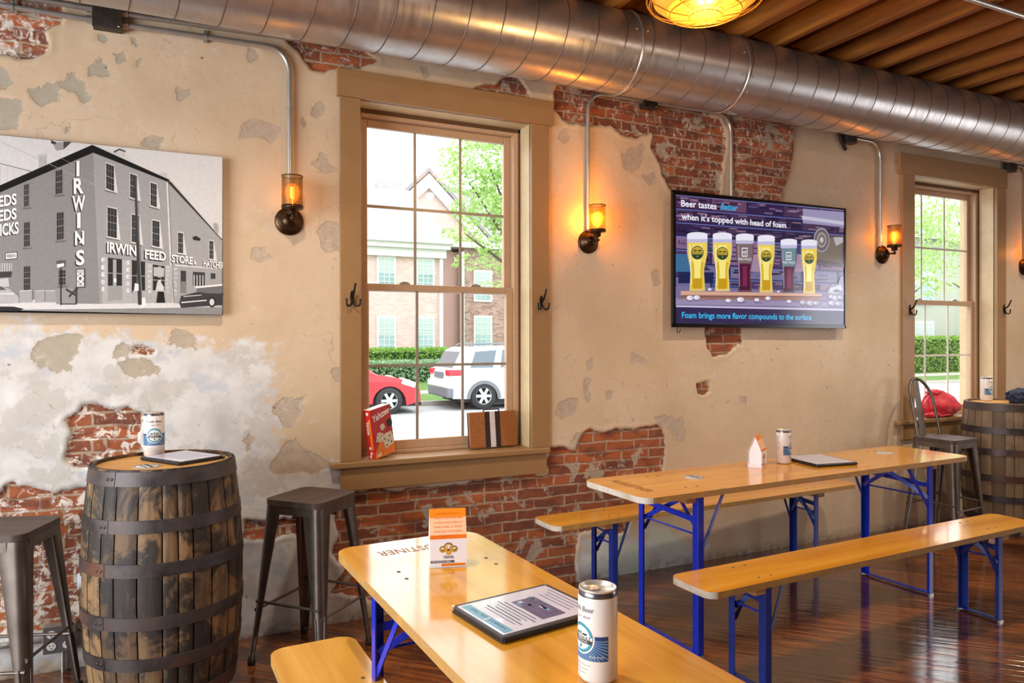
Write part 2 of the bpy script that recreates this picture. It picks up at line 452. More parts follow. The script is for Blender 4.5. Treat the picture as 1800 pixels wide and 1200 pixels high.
    br.inputs['Color1'].default_value = C((0.45, 0.115, 0.026)); br.inputs['Color2'].default_value = C((0.13, 0.038, 0.022)); br.inputs['Mortar'].default_value = C((0.42, 0.32, 0.22))
    t.link(ma.outputs[0], br.inputs['Vector'])
    bc = t.mix(t.fr(nf, 0.35, 0.7, 0, 0.55), br.outputs['Color'], (0.30, 0.085, 0.04))
    bc = t.mix(t.fr(nh, 0.60, 0.78, 0, 0.3), bc, (0.50, 0.34, 0.24))
    mpb = t.add('ShaderNodeMapping'); mpb.inputs['Scale'].default_value = (4.6, 15, 1); t.link(P, mpb.inputs['Vector'])
    bc = t.mix(t.fr(t.noise(1, 2, 0.5, mpb.outputs[0]), 0.50, 0.62, 0, 0.65), bc, (0.115, 0.036, 0.024))
    # cement smeared over the courses and old whitewash
    bc = t.mix(t.fr(t.noise(6.5, 5, 0.66, P, 0.4), 0.575, 0.605, 0, 0.85), bc, (0.40, 0.33, 0.25))
    pw = t.math('MULTIPLY', t.fr(t.noise(17, 6, 0.72, P, 0.8), 0.52, 0.58), t.fr(sep.outputs[0], 0.6, 0.0, 0.0, 0.95))
    pw = t.math('MAXIMUM', pw, t.math('MULTIPLY', t.fr(t.noise(19, 6, 0.75, P, 1.1), 0.55, 0.62), t.fr(sep.outputs[2], 2.3, 2.5, 0, 0.75)))
    bc = t.mix(pw, bc, (0.74, 0.66, 0.58))
    # plaster
    pc = t.ramp(nl, ((0.3, (0.53, 0.39, 0.25)), (0.5, (0.605, 0.455, 0.305)), (0.72, (0.65, 0.51, 0.365))))
    pc = t.mix(t.fr(nm, 0.58, 0.75, 0, 0.4), pc, (0.68, 0.57, 0.44))
    whm = t.math('ADD', t.attr('white'), t.math('ADD', t.math('MULTIPLY', t.math('SUBTRACT', nm, 0.5), 1.1), t.math('MULTIPLY', t.math('SUBTRACT', nf, 0.5), 0.7)))
    whm = t.fr(whm, 0.42, 0.60)
    wc = t.ramp(nm, ((0.3, (0.50, 0.48, 0.46)), (0.5, (0.62, 0.595, 0.57)), (0.7, (0.70, 0.69, 0.67))))
    wc = t.mix(t.fr(t.noise(4.5, 5, 0.65, P), 0.55, 0.62, 0, 0.6), wc, (0.42, 0.46, 0.53))
    wc = t.mix(t.fr(t.noise(3.1, 5, 0.65, P), 0.53, 0.56, 0, 0.7), wc, (0.50, 0.465, 0.42))
    pc = t.mix(whm, pc, wc)
    # grey undercoat where the paint has come away, plus small chips everywhere
    gm = t.math('ADD', t.attr('grey'), t.math('ADD', t.math('MULTIPLY', t.math('SUBTRACT', nf, 0.5), 1.0), t.math('MULTIPLY', t.math('SUBTRACT', nh, 0.5), 0.5)))
    gmask = t.fr(gm, 0.47, 0.53)
    gc = t.ramp(nf, ((0.3, (0.40, 0.315, 0.235)), (0.7, (0.53, 0.42, 0.325))))
    gc = t.mix(t.fr(sep.outputs[0], -0.2, 0.3, 0.6, 0), gc, (0.35, 0.335, 0.255))
    pc = t.mix(gmask, pc, gc)
    rim = t.math('MULTIPLY', t.fr(gm, 0.40, 0.47), t.fr(gm, 0.53, 0.47))
    pc = t.mix(t.math('MULTIPLY', rim, 0.55), pc, (0.42, 0.30, 0.18))
    chips = t.fr(t.noise(15, 3, 0.5, P, 0.6), 0.705, 0.73)
    pc = t.mix(t.math('MULTIPLY', chips, 0.75), pc, (0.40, 0.34, 0.28))
    vo = t.add('ShaderNodeTexVoronoi'); vo.inputs['Scale'].default_value = 5.5; t.link(P, vo.inputs['Vector'])
    hole = t.fr(vo.outputs['Distance'], 0.045, 0.025)
    pc = t.mix(t.math('MULTIPLY', hole, 0.8), pc, (0.14, 0.09, 0.06))
    scuff = t.math('MULTIPLY', t.fr(t.noise(34, 4, 0.6, P, 1.0), 0.60, 0.66), t.fr(t.noise(3.3, 3, 0.6, P), 0.52, 0.60))
    pc = t.mix(t.math('MULTIPLY', scuff, 0.55), pc, (0.33, 0.25, 0.18))
    pale = t.math('MULTIPLY', t.fr(t.noise(21, 5, 0.65, P, 1.2), 0.55, 0.60), t.fr(t.noise(2.7, 3, 0.6, P), 0.54, 0.60))
    pc = t.mix(t.math('MULTIPLY', pale, 0.4), pc, (0.64, 0.57, 0.49))
    crack = t.add('ShaderNodeTexVoronoi', feature='DISTANCE_TO_EDGE'); crack.inputs['Scale'].default_value = 2.3
    wv2 = t.add('ShaderNodeVectorMath', operation='MULTIPLY_ADD'); t.link(wv.outputs['Color'], wv2.inputs[0]); wv2.inputs[1].default_value = (.12, .12, 0); t.link(P, wv2.inputs[2])
    t.link(wv2.outputs[0], crack.inputs['Vector'])
    ck = t.math('MULTIPLY', t.fr(crack.outputs['Distance'], 0.006, 0.002), t.fr(nl, 0.5, 0.56))
    pc = t.mix(t.math('MULTIPLY', ck, 0.35), pc, (0.35, 0.25, 0.17))
    # wall shadow beside the barrel painted in, scuffed foot of the wall, green paint low down
    pc = t.mix(t.fr(t.math('ADD', t.attr('wall_shadow'), t.math('MULTIPLY', t.math('SUBTRACT', nm, 0.5), 1.0)), 0.62, 0.9, 0, 0.6), pc, (0.36, 0.25, 0.16))
    pc = t.mix(t.math('MULTIPLY', t.fr(sep.outputs[2], 0.075, 0.0), t.fr(nf, 0.25, 0.65)), pc, (0.16, 0.12, 0.09))
    grn = t.math('MULTIPLY', t.fr(t.math('ABSOLUTE', t.math('SUBTRACT', sep.outputs[0], 2.75)), 0.45, 0.2), t.math('MULTIPLY', t.fr(sep.outputs[2], 0.33, 0.22), t.fr(nm, 0.42, 0.5)))
    pc = t.mix(t.math('MULTIPLY', grn, 0.7), pc, (0.50, 0.58, 0.46))
    bm_ = t.math('ADD', t.attr('brick'), t.math('MULTIPLY', t.math('SUBTRACT', nf, 0.5), 0.28))
    bmask = t.fr(bm_, 0.49, 0.52)
    edge = t.math('MULTIPLY', t.fr(bm_, 0.40, 0.49), t.fr(bm_, 0.54, 0.50))
    col = t.mix(bmask, pc, bc)
    col = t.mix(t.math('MULTIPLY', edge, 0.45), col, (0.33, 0.26, 0.20))
    t.set(col, t.mix(bmask, (0.5,)*3, (0.85,)*3))
    hb = t.math('ADD', t.math('MULTIPLY', br.outputs['Fac'], -1.0), t.math('MULTIPLY', nf, 0.9))
    hp = t.math('ADD', t.math('MULTIPLY', gmask, -0.35), t.math('ADD', t.math('MULTIPLY', nl, 0.4), t.math('MULTIPLY', nf, 0.25)))
    hm = t.add('ShaderNodeMix', data_type='FLOAT'); t.link(bmask, hm.inputs[0]); t.link(hp, hm.inputs[2]); t.link(hb, hm.inputs[3])
    t.bump(hm.outputs[0], 0.8, 0.006)
    me.materials.append(t.m)
    struct(o, 'peeling cream plaster wall with patches of bare red brick'); return o
make_wall()

# ---- floor: narrow dark boards laid diagonally
t = NT('dark_varnished_floorboards')
v = t.coords(rot=(0, 0, math.radians(46)))
br = t.add('ShaderNodeTexBrick'); br.inputs['Scale'].default_value = 1; br.inputs['Brick Width'].default_value = 1.6; br.inputs['Row Height'].default_value = 0.058
br.inputs['Mortar Size'].default_value = 0.0024; br.inputs['Mortar Smooth'].default_value = 0.3; br.offset = 0.37
br.inputs['Color1'].default_value = C((0.20, 0.055, 0.013)); br.inputs['Color2'].default_value = C((0.055, 0.016, 0.007)); br.inputs['Mortar'].default_value = C((0.016, 0.008, 0.006))
t.link(v, br.inputs['Vector'])
v2 = t.coords(rot=(0, 0, math.radians(46)), scale=(1, 1, 1)); mp = t.add('ShaderNodeMapping'); mp.inputs['Scale'].default_value = (2.2, 34, 1); t.link(v2, mp.inputs['Vector'])
g = t.noise(1, 6, 0.65, mp.outputs[0], 0.5)
col = t.mix(t.fr(g, 0.46, 0.60, 0, 0.8), br.outputs['Color'], (0.30, 0.095, 0.020))
col = t.mix(t.fr(t.noise(2.2, 5, 0.6, t.coords()), 0.45, 0.65, 0, 0.7), col, (0.028, 0.010, 0.006))
mp3 = t.add('ShaderNodeMapping'); mp3.inputs['Scale'].default_value = (2.5, 24, 1); t.link(v2, mp3.inputs['Vector'])
wob = t.noise(1, 3, 0.5, mp3.outputs[0], 0.3)
t.set(col, t.fr(g, 0.3, 0.7, 0.08, 0.24), 0.0, Coat_Weight=0.65, Coat_Roughness=0.07, Specular_IOR_Level=0.35)
bp = t.bump(t.math('ADD', t.math('MULTIPLY', wob, 1.0), t.math('ADD', t.math('MULTIPLY', g, 0.25), t.math('MULTIPLY', br.outputs['Fac'], -0.5))), 0.30, 0.006)
t.link(bp.outputs[0], t.p.inputs['Coat Normal'])
struct(MB().box((XL, YB, -0.12), (XR, D+0.32, 0.0)).build('floor', t.m), 'dark red-brown varnished floorboards laid diagonally')

# ---- ceiling: boards and old joists
m_joist = streak('old_joist_timber', ('#5a2e0c', '#95581a', '#bf7a28'), 0.75, axis=1, freq=9, stretch=0.08, bump=0.5)
m_board = streak('ceiling_board', ('#120a05', '#22130a', '#2e1b0d'), 0.8, axis=0, freq=9, stretch=0.1, bump=0.4)
ceil = struct(MB().box((XL, YB, CEIL), (XR, D+0.32, CEIL+0.05)).build('ceiling', m_board), 'dark board ceiling over old timber joists')
k = 0
x = 3.19-0.305*21
while x < XR:
    w_ = 0.052 if k % 7 else 0.075
    MB().box((x-w_, YB, JB+0.004*((k*7) % 3)), (x, D+0.02, CEIL)).build('joist', m_joist, ceil, bevel=0.004)
    x += 0.305; k += 1
# blocking between joists over the wall
m_dark = plain('dark_blocking_timber', '#3b2413', 0.85)  # plain dark brown timber colour
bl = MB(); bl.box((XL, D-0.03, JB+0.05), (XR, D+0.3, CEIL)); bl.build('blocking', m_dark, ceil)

# ---- other walls, with their own openings for daylight
m_wall2 = plain('painted_side_wall', '#b59a78', 0.7, scale=4)
m_pier = plain('brick_toned_rear_wall', '#7a4a36', 0.8, scale=6)
def wall_x(name, X, thick, ya, yb, holes, mat, lab):
    mb = MB(); y = ya
    for (h0, h1, z0, z1) in holes:
        mb.box((X, y, 0), (X+thick, h0, CEIL)); mb.box((X, h0, 0), (X+thick, h1, z0)); mb.box((X, h0, z1), (X+thick, h1, CEIL)); y = h1
    mb.box((X, y, 0), (X+thick, yb, CEIL)); return struct(mb.build(name, mat), lab)
def wall_y(name, Y, thick, xa, xb, holes, mat, lab):
    mb = MB(); x = xa
    for (h0, h1, z0, z1) in holes:
        mb.box((x, Y, 0), (h0, Y+thick, CEIL)); mb.box((h0, Y, 0), (h1, Y+thick, z0)); mb.box((h0, Y, z1), (h1, Y+thick, CEIL)); x = h1
    mb.box((x, Y, 0), (xb, Y+thick, CEIL)); return struct(mb.build(name, mat), lab)
wall_x('wall_left', XL-0.2, 0.2, YB-0.2, D+0.3, [(-0.9, 2.7, 0.45, 2.75)], m_wall2, 'left side wall with a shop front opening')
wall_x('wall_right', XR, 0.2, YB-0.2, D+0.3, [(-0.4, 1.2, 0.8, 2.5)], m_wall2, 'right side wall with a window opening')
wall_y('wall_front', YB-0.2, 0.2, XL, XR, [], m_pier, 'plain wall behind the viewer')

# ---- windows
m_trim = plain('khaki_casing_paint', '#98744c', 0.42, scale=8, var=0.07)
m_jamb = plain('cream_reveal_paint', '#cbb48c', 0.45, scale=14, var=0.09)
m_vinyl = plain('almond_vinyl', '#bd9b7c', 0.35, var=0.05)
m_white = plain('white_grille', '#d9d6cf', 0.35, var=0.04)
m_screen = plain('brown_gap', '#5b3d20', 0.7)
tg = NT('window_glass')
tr = tg.add('ShaderNodeBsdfTransparent'); tr.inputs[0].default_value = (0.97, 0.985, 0.98, 1)
gl = tg.add('ShaderNodeBsdfGlossy'); gl.inputs['Roughness'].default_value = 0.0
fz = tg.add('ShaderNodeFresnel'); gg = tg.add('ShaderNodeNewGeometry'); tg.link(tg.fr(gg.outputs['Backfacing'], 0, 1, 1.45, 1/1.45), fz.inputs[0]); ms = tg.add('ShaderNodeMixShader')
tg.link(fz.outputs[0], ms.inputs[0]); tg.link(tr.outputs[0], ms.inputs[1]); tg.link(gl.outputs[0], ms.inputs[2])
tg.link(ms.outputs[0], tg.n['Material Output'].inputs[0]); m_glass = tg.m
m_latch = plain('grey_latch', '#b9b6b0', 0.3, 0.6)

def window(num, op, grid_m, cas, head, stool, lab):
    x0, x1, z0, z1 = op
    root = bpy.data.objects.new('window_%d' % num, None); COL.objects.link(root); root.location = (0, 0, 0)
    struct(root, lab, 'window')
    # casing boards
    cl, cr = cas
    MB().box((cl, D-0.022, z0), (x0, D+0.014, z1)).build('casing', m_trim, root, bevel=0.003)
    MB().box((x1, D-0.022, z0), (cr, D+0.014, z1)).build('casing', m_trim, root, bevel=0.003)
    MB().box((head[0], D-0.03, z1), (head[1], D+0.014, head[2])).build('head_casing', m_trim, root, bevel=0.003)
    MB().box((stool[0], D-0.045, z0-0.032), (stool[1], D+0.17, z0)).build('window_sill', m_trim if num == 1 else m_trim, root, bevel=0.006)
    MB().box((cl, D-0.022, z0-0.152), (stool[1]-0.012, D+0.014, z0-0.032)).build('apron', m_trim, root, bevel=0.003)
    # reveal
    yi = D+0.135
    rv = MB(); rv.box((x0-0.02, D+0.005, z0), (x0, D+0.3, z1)); rv.box((x1, D+0.005, z0), (x1+0.02, D+0.3, z1)); rv.box((x0-0.02, D+0.005, z1), (x1+0.02, D+0.3, z1+0.02))
    rv.build('jamb', m_jamb, root)
    MB().box((x0-0.02, D+0.165, z0-0.06), (x1+0.02, D+0.36, z0-0.004)).build('outer_sill', m_white, root)
    gp = MB(); g_ = 0.012
    gp.box((x0, yi-0.006, z0), (x0+g_, yi, z1)); gp.box((x1-g_, yi-0.006, z0), (x1, yi, z1)); gp.box((x0, yi-0.006, z1-0.022), (x1, yi, z1))
    gp.build('stop_strip', m_screen, root)
    # vinyl frame
    f = 0.042; fr = MB(); ya, yb = yi, yi+0.085
    X0, X1, Z0, Z1 = x0, x1, z0, z1
    fr.box((X0, ya, Z0), (X0+f, yb, Z1)); fr.box((X1-f, ya, Z0), (X1, yb, Z1)); fr.box((X0+f, ya, Z1-f*0.95), (X1-f, yb, Z1)); fr.box((X0+f, ya, Z0), (X1-f, yb, Z0+0.022))
    fr.build('window_frame', m_vinyl, root, bevel=0.004)
    zm = z0+(z1-z0)*0.487
    for nm, zb, zt, yo in (('upper_sash', zm-0.018, Z1-f*0.95, 0.045), ('lower_sash', Z0+0.022, zm+0.022, 0.012)):
        a, b = yi+yo, yi+yo+0.032; s = 0.044; xa, xb = X0+f, X1-f
        st, sb = (0.042, 0.036) if nm == 'upper_sash' else (0.038, 0.05)
        sh = MB(); sh.box((xa, a, zb), (xa+s, b, zt)); sh.box((xb-s, a, zb), (xb, b, zt)); sh.box((xa+s, a, zt-st), (xb-s, b, zt)); sh.box((xa+s, a, zb), (xb-s, b, zb+sb))
        so = sh.build(nm, m_vinyl, root, bevel=0.004)
        gx0, gx1, gz0, gz1 = xa+s, xb-s, zb+sb, zt-st
        MB().box((gx0-0.004, a+0.014, gz0-0.004), (gx1+0.004, a+0.018, gz1+0.004)).build('glass', m_glass, so)
        mu = MB()
        for i in (1, 2): xx = gx0+(gx1-gx0)*i/3; mu.box((xx-0.008, a+0.009, gz0), (xx+0.008, a+0.0135, gz1))
        zz = gz0+(gz1-gz0)*0.5; mu.box((gx0, a+0.0085, zz-0.008), (gx1, a+0.013, zz+0.008))
        mu.build('grille', grid_m, so)
        if nm == 'lower_sash':
            for fx in (0.27, 0.74):
                lx = xa+(xb-xa)*fx; la = MB(); la.box((lx-0.03, a+0.002, zt), (lx+0.03, b, zt+0.008)); la.prism([(lx-0.028+0.056*k/6, 0.008*math.sin(PI*k/6)+zt+0.008) for k in range(7)], a+0.006, a+0.024, 'Y')
                la.build('sash_lock', m_latch, so)
    return root
m_grille1 = plain('brass_grey_grille', '#a3988a', 0.35, 0.2, var=0.05)
window(1, W1, m_grille1, (0.808, 2.033), (0.793, 2.06, 2.868), (0.753, 2.027), 'double-hung window between the two lit wall lamps')
window(2, W2, m_white, (5.143, 6.458), (5.104, 6.464, 2.905), (5.07, 6.50), 'double-hung window above the right hand barrel')

# ================================================================== OUTSIDE
GZ = -0.45
m_road = plain('pale_asphalt', '#a3a3a3', 0.9, scale=3, var=0.08)
m_grass = NT('mown_grass'); n = m_grass.noise(5, 6, 0.7, m_grass.coords()); m_grass.set(m_grass.ramp(n, ((0.3, (0.05, 0.12, 0.018)), (0.7, (0.14, 0.25, 0.04)))), 0.9); m_grass.bump(n, 0.8, 0.05); m_grass = m_grass.m
m_conc = plain('concrete', '#a8a297', 0.85, scale=5)
struct(MB().box((-60, D+0.34, GZ-0.2), (90, 19.85, GZ)).build('road', m_road), 'grey asphalt street outside the windows')
struct(MB().box((-60, 19.85, GZ-0.2), (90, 20.05, GZ+0.13)).build('kerb', m_conc), 'concrete kerb along the far side of the street')
struct(MB().box((-60, 20.05, GZ-0.2), (90, 90, GZ+0.12)).build('lawn', m_grass), 'green lawn beyond the street')
struct(MB().box((-60, 22.6, GZ-0.1), (90, 24.0, GZ+0.14)).build('sidewalk', m_conc), 'concrete sidewalk across the lawn')

# brick building
def outbrick(name, c1, c2, mort, vert=True):
    t = NT(name); tc = t.add('ShaderNodeNewGeometry'); sp = t.add('ShaderNodeSeparateXYZ'); t.link(tc.outputs['Position'], sp.inputs[0])
    cb = t.add('ShaderNodeCombineXYZ'); t.link(t.math('ADD', sp.outputs[0], sp.outputs[1]), cb.inputs[0]); t.link(sp.outputs[2], cb.inputs[1])
    b = t.add('ShaderNodeTexBrick'); b.inputs['Scale'].default_value = 1; b.inputs['Brick Width'].default_value = 0.24; b.inputs['Row Height'].default_value = 0.085; b.inputs['Mortar Size'].default_value = 0.008
    b.inputs['Color1'].default_value = C(c1); b.inputs['Color2'].default_value = C(c2); b.inputs['Mortar'].default_value = C(mort); t.link(cb.outputs[0], b.inputs['Vector'])
    t.set(t.mix(t.fr(t.noise(1.2, 3, vec=cb.outputs[0]), 0.4, 0.7, 0, 0.35), b.outputs['Color'], c2), 0.9); return t.m
m_ob = outbrick('pink_brick', (0.66, 0.46, 0.41), (0.56, 0.36, 0.31), (0.66, 0.57, 0.53))
m_ob2 = outbrick('dark_brick', (0.46, 0.28, 0.23), (0.2, 0.12, 0.09), (0.44, 0.35, 0.31))
m_shing = plain('grey_shingle', '#918c8a', 0.9, scale=2.5, var=0.12)
m_otrim = plain('white_building_trim', '#d4d2cc', 0.6)
m_owin = plain('pale_blue_window', '#8ba6a3', 0.15, scale=0.8, var=0.25)
m_shade = plain('drawn_window_shade', '#a9bab2', 0.5)
def house_window(bld, cx, y, z0, z1, w):
    fr = MB(); fr.box((cx-w/2-0.1, y-0.08, z0-0.12), (cx+w/2+0.1, y+0.02, z1+0.1))
    fo = fr.build('window', m_otrim, bld)
    zm = (z0+z1)/2
    MB().box((cx-w/2, y-0.10, z0), (cx+w/2, y-0.085, zm-0.03)).build('pane', m_owin, fo)
    MB().box((cx-w/2, y-0.10, zm+0.03), (cx+w/2, y-0.085, z1)).build('pane', m_shade, fo)
    g = MB()
    for i in (1, 2): xx = cx-w/2+w*i/3; g.box((xx-0.012, y-0.115, z0), (xx+0.012, y-0.10, z1))
    for i in (1, 2, 4, 5): zz = z0+(z1-z0)*i/6; g.box((cx-w/2, y-0.114, zz-0.012), (cx+w/2, y-0.101, zz+0.012))
    g.build('window_grid', m_otrim, fo)
bA = thing('brick_building', 'long pink brick building with a grey shingle roof across the street', 'building', (0, 0, 0))
YA = 33.0
MB().box((-14, YA, GZ), (12.0, YA+13, 5.6)).build('brick_wall', m_ob, bA)
mb = MB(); mb.box((-14.2, YA-0.25, 5.35), (12.15, YA+13.1, 5.75)); mb.box((-14.3, YA-0.45, 5.75), (12.3, YA+13.2, 6.0)); mb.build('cornice', m_otrim, bA)
MB().box((-14.4, YA-0.62, 6.0), (12.45, YA-0.45, 6.14)).build('gutter', m_otrim, bA)
MB().add([(-14.5, YA-0.6, 6.02), (12.5, YA-0.6, 6.02), (12.5, YA+6.5, 9.9), (-14.5, YA+6.5, 9.9), (-14.5, YA+13.6, 6.02), (12.5, YA+13.6, 6.02)], [(0, 1, 2, 3), (3, 2, 5, 4), (0, 3, 4), (1, 5, 2), (0, 4, 5, 1)]).build('roof', m_shing, bA)
for cx in (3.6, 6.5, 9.25, 11.15):
    house_window(bA, cx, YA, 4.0-0.05, 5.25, 0.72); house_window(bA, cx, YA, 0.95, 2.45, 0.72)
m_pipe_o = plain('white_downspout', '#cfd0cc', 0.5)
MB().box((11.85, YA-0.14, GZ), (12.02, YA+0.04, 5.4)).build('downspout', m_pipe_o, bA)
fl = MB()
for q in (0, 0.42): fl.lathe([(0.02, 0), (0.16, 0.02), (0.17, 0.2), (0.05, 0.25)], 10, (6.2+q, YA+2.3, 7.9), 'Y')
fl.build('roof_vent', m_otrim, bA)
bB = thing('gabled_building', 'brick wing with a white raked gable behind the long building', 'building', (0, 0, 0))
YB_ = 47.0
MB().prism([(10.1, GZ), (22.1, GZ), (22.1, 6.7), (16.1, 12.15), (10.1, 6.7)], YB_, YB_+9, 'Y').build('brick_wall', m_ob, bB)
rk = MB(); rk.prism([(9.0, 5.9), (16.1, 12.75), (23.2, 5.9), (23.2, 5.1), (16.1, 11.75), (9.0, 5.1)], YB_-0.3, YB_-0.02, 'Y')
rk.build('rake_board', m_otrim, bB)
rf = MB(); rf.prism([(8.8, 5.8), (16.1, 12.85), (23.4, 5.8), (23.4, 6.1), (16.1, 13.15), (8.8, 6.1)], YB_-0.35, YB_+9.3, 'Y')
rf.build('roof', m_shing, bB)
MB().add([(17, 64, 15.8), (40, 64, 15.8), (40, 56.5, 7), (17, 56.5, 7), (17, 71, 7), (40, 71, 7)], [(0, 1, 2, 3), (0, 3, 4), (1, 5, 2), (0, 4, 5, 1)]).build('cross_roof', m_shing, bB)
bC = thing('rear_building', 'building with a darker brick corner and grey roof behind the leafy tree', 'building', (0, 0, 0))
MB().box((13.9, 35.0, GZ), (26, 36.6, 6.2)).build('brick_wall', m_ob2, bC)
MB().box((12.58, 35.3, GZ), (13.88, 36.5, 6.0)).build('side_bay', plain('pale_pink_render', '#b9958d', 0.85), bC)
MB().box((12.55, 34.6, 6.2), (26.4, 37.0, 6.5)).build('roof_edge', m_otrim, bC)
MB().box((13.72, 34.85, GZ), (13.92, 35.05, 6)).build('downspout', m_pipe_o, bC)
for cx in (15.0, 17.6, 20.2):
    house_window(bC, cx, 35.0, 3.55, 5.0, 0.85); house_window(bC, cx, 35.0, 0.9, 2.6, 0.85)
# sided house seen through the right hand window
m_side = NT('pale_green_siding'); sp = m_side.add('ShaderNodeSeparateXYZ'); ge = m_side.add('ShaderNodeNewGeometry'); m_side.link(ge.outputs['Position'], sp.inputs[0])
wv = m_side.math('FRACT', m_side.math('MULTIPLY', sp.outputs[2], 6.0)); m_side.set(m_side.mix(m_side.fr(wv, 0.0, 0.12, 1, 0), (0.36, 0.38, 0.30), (0.22, 0.24, 0.18)), 0.7); m_side = m_side.m
hs = thing('sided_house', 'pale green sided house behind the hedge and trees', 'house', (0, 0, 0))
MB().box((36, 28.5, GZ), (54, 38, 7.5)).build('siding_wall', m_side, hs)
MB().add([(35.5, 28, 7.4), (54.5, 28, 7.4), (54.5, 33, 11), (35.5, 33, 11), (54.5, 38.5, 7.4), (35.5, 38.5, 7.4)], [(0, 1, 2, 3), (3, 2, 4, 5), (0, 3, 5), (1, 4, 2)]).build('roof', m_shing, hs)
house_window(hs, 41.0, 28.5, 3.6, 6.0, 1.5); house_window(hs, 46.0, 28.5, 3.6, 6.0, 1.5)
house_window(hs, 41.0, 28.5, 0.6, 2.4, 1.5)
MB().box((45, 27.9, GZ), (45.5, 28.4, 7.4)).build('porch_post', m_otrim, hs)

# foliage
def leafmat(name, a, b):
    t = NT(name); oi = t.add('ShaderNodeNewGeometry')
    t.set(t.ramp(oi.outputs['Random Per Island'], ((0.0, a), (1.0, b))), 0.6)
    tl = t.add('ShaderNodeBsdfTranslucent'); t.link(t.ramp(oi.outputs['Random Per Island'], ((0.0, a), (1.0, b))), tl.inputs[0])
    mx = t.add('ShaderNodeMixShader'); mx.inputs[0].default_value = 0.4
    t.link(t.p.outputs[0], mx.inputs[1]); t.link(tl.outputs[0], mx.inputs[2]); t.link(mx.outputs[0], t.n['Material Output'].inputs[0]); return t.m
m_leaf = leafmat('spring_green_leaf', (0.26, 0.44, 0.09), (0.52, 0.70, 0.28))
m_hedge = leafmat('hedge_leaf', (0.13, 0.28, 0.035), (0.38, 0.58, 0.12))
m_grey_plant = leafmat('grey_green_plant', (0.18, 0.34, 0.16), (0.44, 0.58, 0.36))
m_bark = plain('bark', '#5a4c40', 0.9, scale=8, var=0.3)
def leaf_cloud(blobs, n, size, seed):
    r = np.random.RandomState(seed); vs = []; fs = []
    tot = sum(b[3]*b[4]*b[5] for b in blobs)
    for (bx, by, bz, rx, ry, rz) in blobs:
        m = max(8, int(n*rx*ry*rz/tot))
        d = r.normal(size=(m, 3)); d /= np.linalg.norm(d, axis=1)[:, None]; d *= (r.uniform(0.25, 1, size=(m, 1)))**0.45
        p = d*np.array([rx, ry, rz])+np.array([bx, by, bz])
        e1 = r.normal(size=(m, 3)); e1 /= np.linalg.norm(e1, axis=1)[:, None]
        e2 = np.cross(e1, r.normal(size=(m, 3))); e2 /= np.linalg.norm(e2, axis=1)[:, None]
        s = size*r.uniform(0.6, 1.3, size=(m, 1))
        for k in range(m):
            b = len(vs); vs += [p[k]-e1[k]*s[k], p[k]-e2[k]*s[k]*0.5, p[k]+e1[k]*s[k], p[k]+e2[k]*s[k]*0.5]; fs.append((b, b+1, b+2, b+3))
    mb = MB(); mb.keepn = True; mb.add(vs, fs); return mb
def tree(name, label, base, trunk_h, blobs, n, size, seed, mat, r0=0.22):
    t = thing(name, label, 'tree', base, 0)
    leaf_cloud(blobs, n, size, seed).build('foliage', mat, t)
    tr = MB(); tr.tube([(0, 0, 0), (0.05, 0, trunk_h*0.5), (0.1, 0.05, trunk_h)], [r0, r0*0.8, r0*0.5], 10)
    for (bx, by, bz, *_r) in blobs[:7]: tr.tube([(0.1, 0.05, trunk_h*0.75), (bx*0.5, by*0.5, (trunk_h*0.75+bz)/2+0.2), (bx, by, bz)], [r0*0.4, r0*0.25, r0*0.1], 6)
    tr.build('trunk', m_bark, t); return t
tree('leafy_street_tree', 'bright green leafy tree in front of the brick building', (12.9, 24.6, GZ), 4.6,
     [(-2.2, 0, 8.6, 1.9, 1.6, 0.8), (-2.9, 0, 7.7, 1.2, 1.2, 0.5), (-0.9, 0.3, 7.6, 1.6, 1.6, 1.0), (-2.2, 0, 6.7, 1.5, 1.4, 0.55), (-0.7, 0.2, 6.3, 1.4, 1.4, 0.8), (-3.2, -0.3, 5.75, 0.9, 0.9, 0.35), (-1.5, 0, 5.4, 1.3, 1.2, 0.45), (-2.7, 0, 4.75, 0.9, 0.8, 0.32), (-0.9, 0, 4.6, 1.1, 1.0, 0.4), (0.8, 0.2, 7.0, 1.6, 1.5, 2.0), (-1.4, 0, 9.9, 2.2, 1.6, 1.0), (-1.9, 0, 3.95, 0.6, 0.6, 0.25)], 13000, 0.085, 3, m_leaf)
tree('maple_tree', 'broad green tree left of the sided house', (30.0, 22.6, GZ), 3.6,
     [(0, 0, 5.2, 2.4, 2.2, 1.3), (1.8, 0.2, 6.4, 2.2, 2, 1.5), (-1.6, 0, 6.6, 2.2, 2, 1.6), (0.6, -0.2, 7.8, 2.6, 2.2, 1.4), (2.4, 0, 4.4, 1.4, 1.2, 0.7), (-1.8, 0, 4.6, 1.5, 1.3, 0.8), (0.2, 0, 9.4, 2.5, 2, 1.2)], 4300, 0.11, 5, m_leaf)
tree('shade_tree', 'green tree with drooping boughs right of the maple', (37.6, 22.4, GZ), 4.0,
     [(-2.6, 0, 6.0, 2.2, 1.8, 1.0), (1, 0.2, 7.4, 2.4, 2, 1.5), (-2.8, 0, 7.6, 2.2, 1.8, 1.1), (0.6, -0.2, 8.8, 2.6, 2.2, 1.4), (-3.2, 0, 4.6, 1.4, 1.0, 0.4), (1.5, 0, 10.2, 2.5, 2, 1.3)], 3600, 0.10, 8, m_leaf)
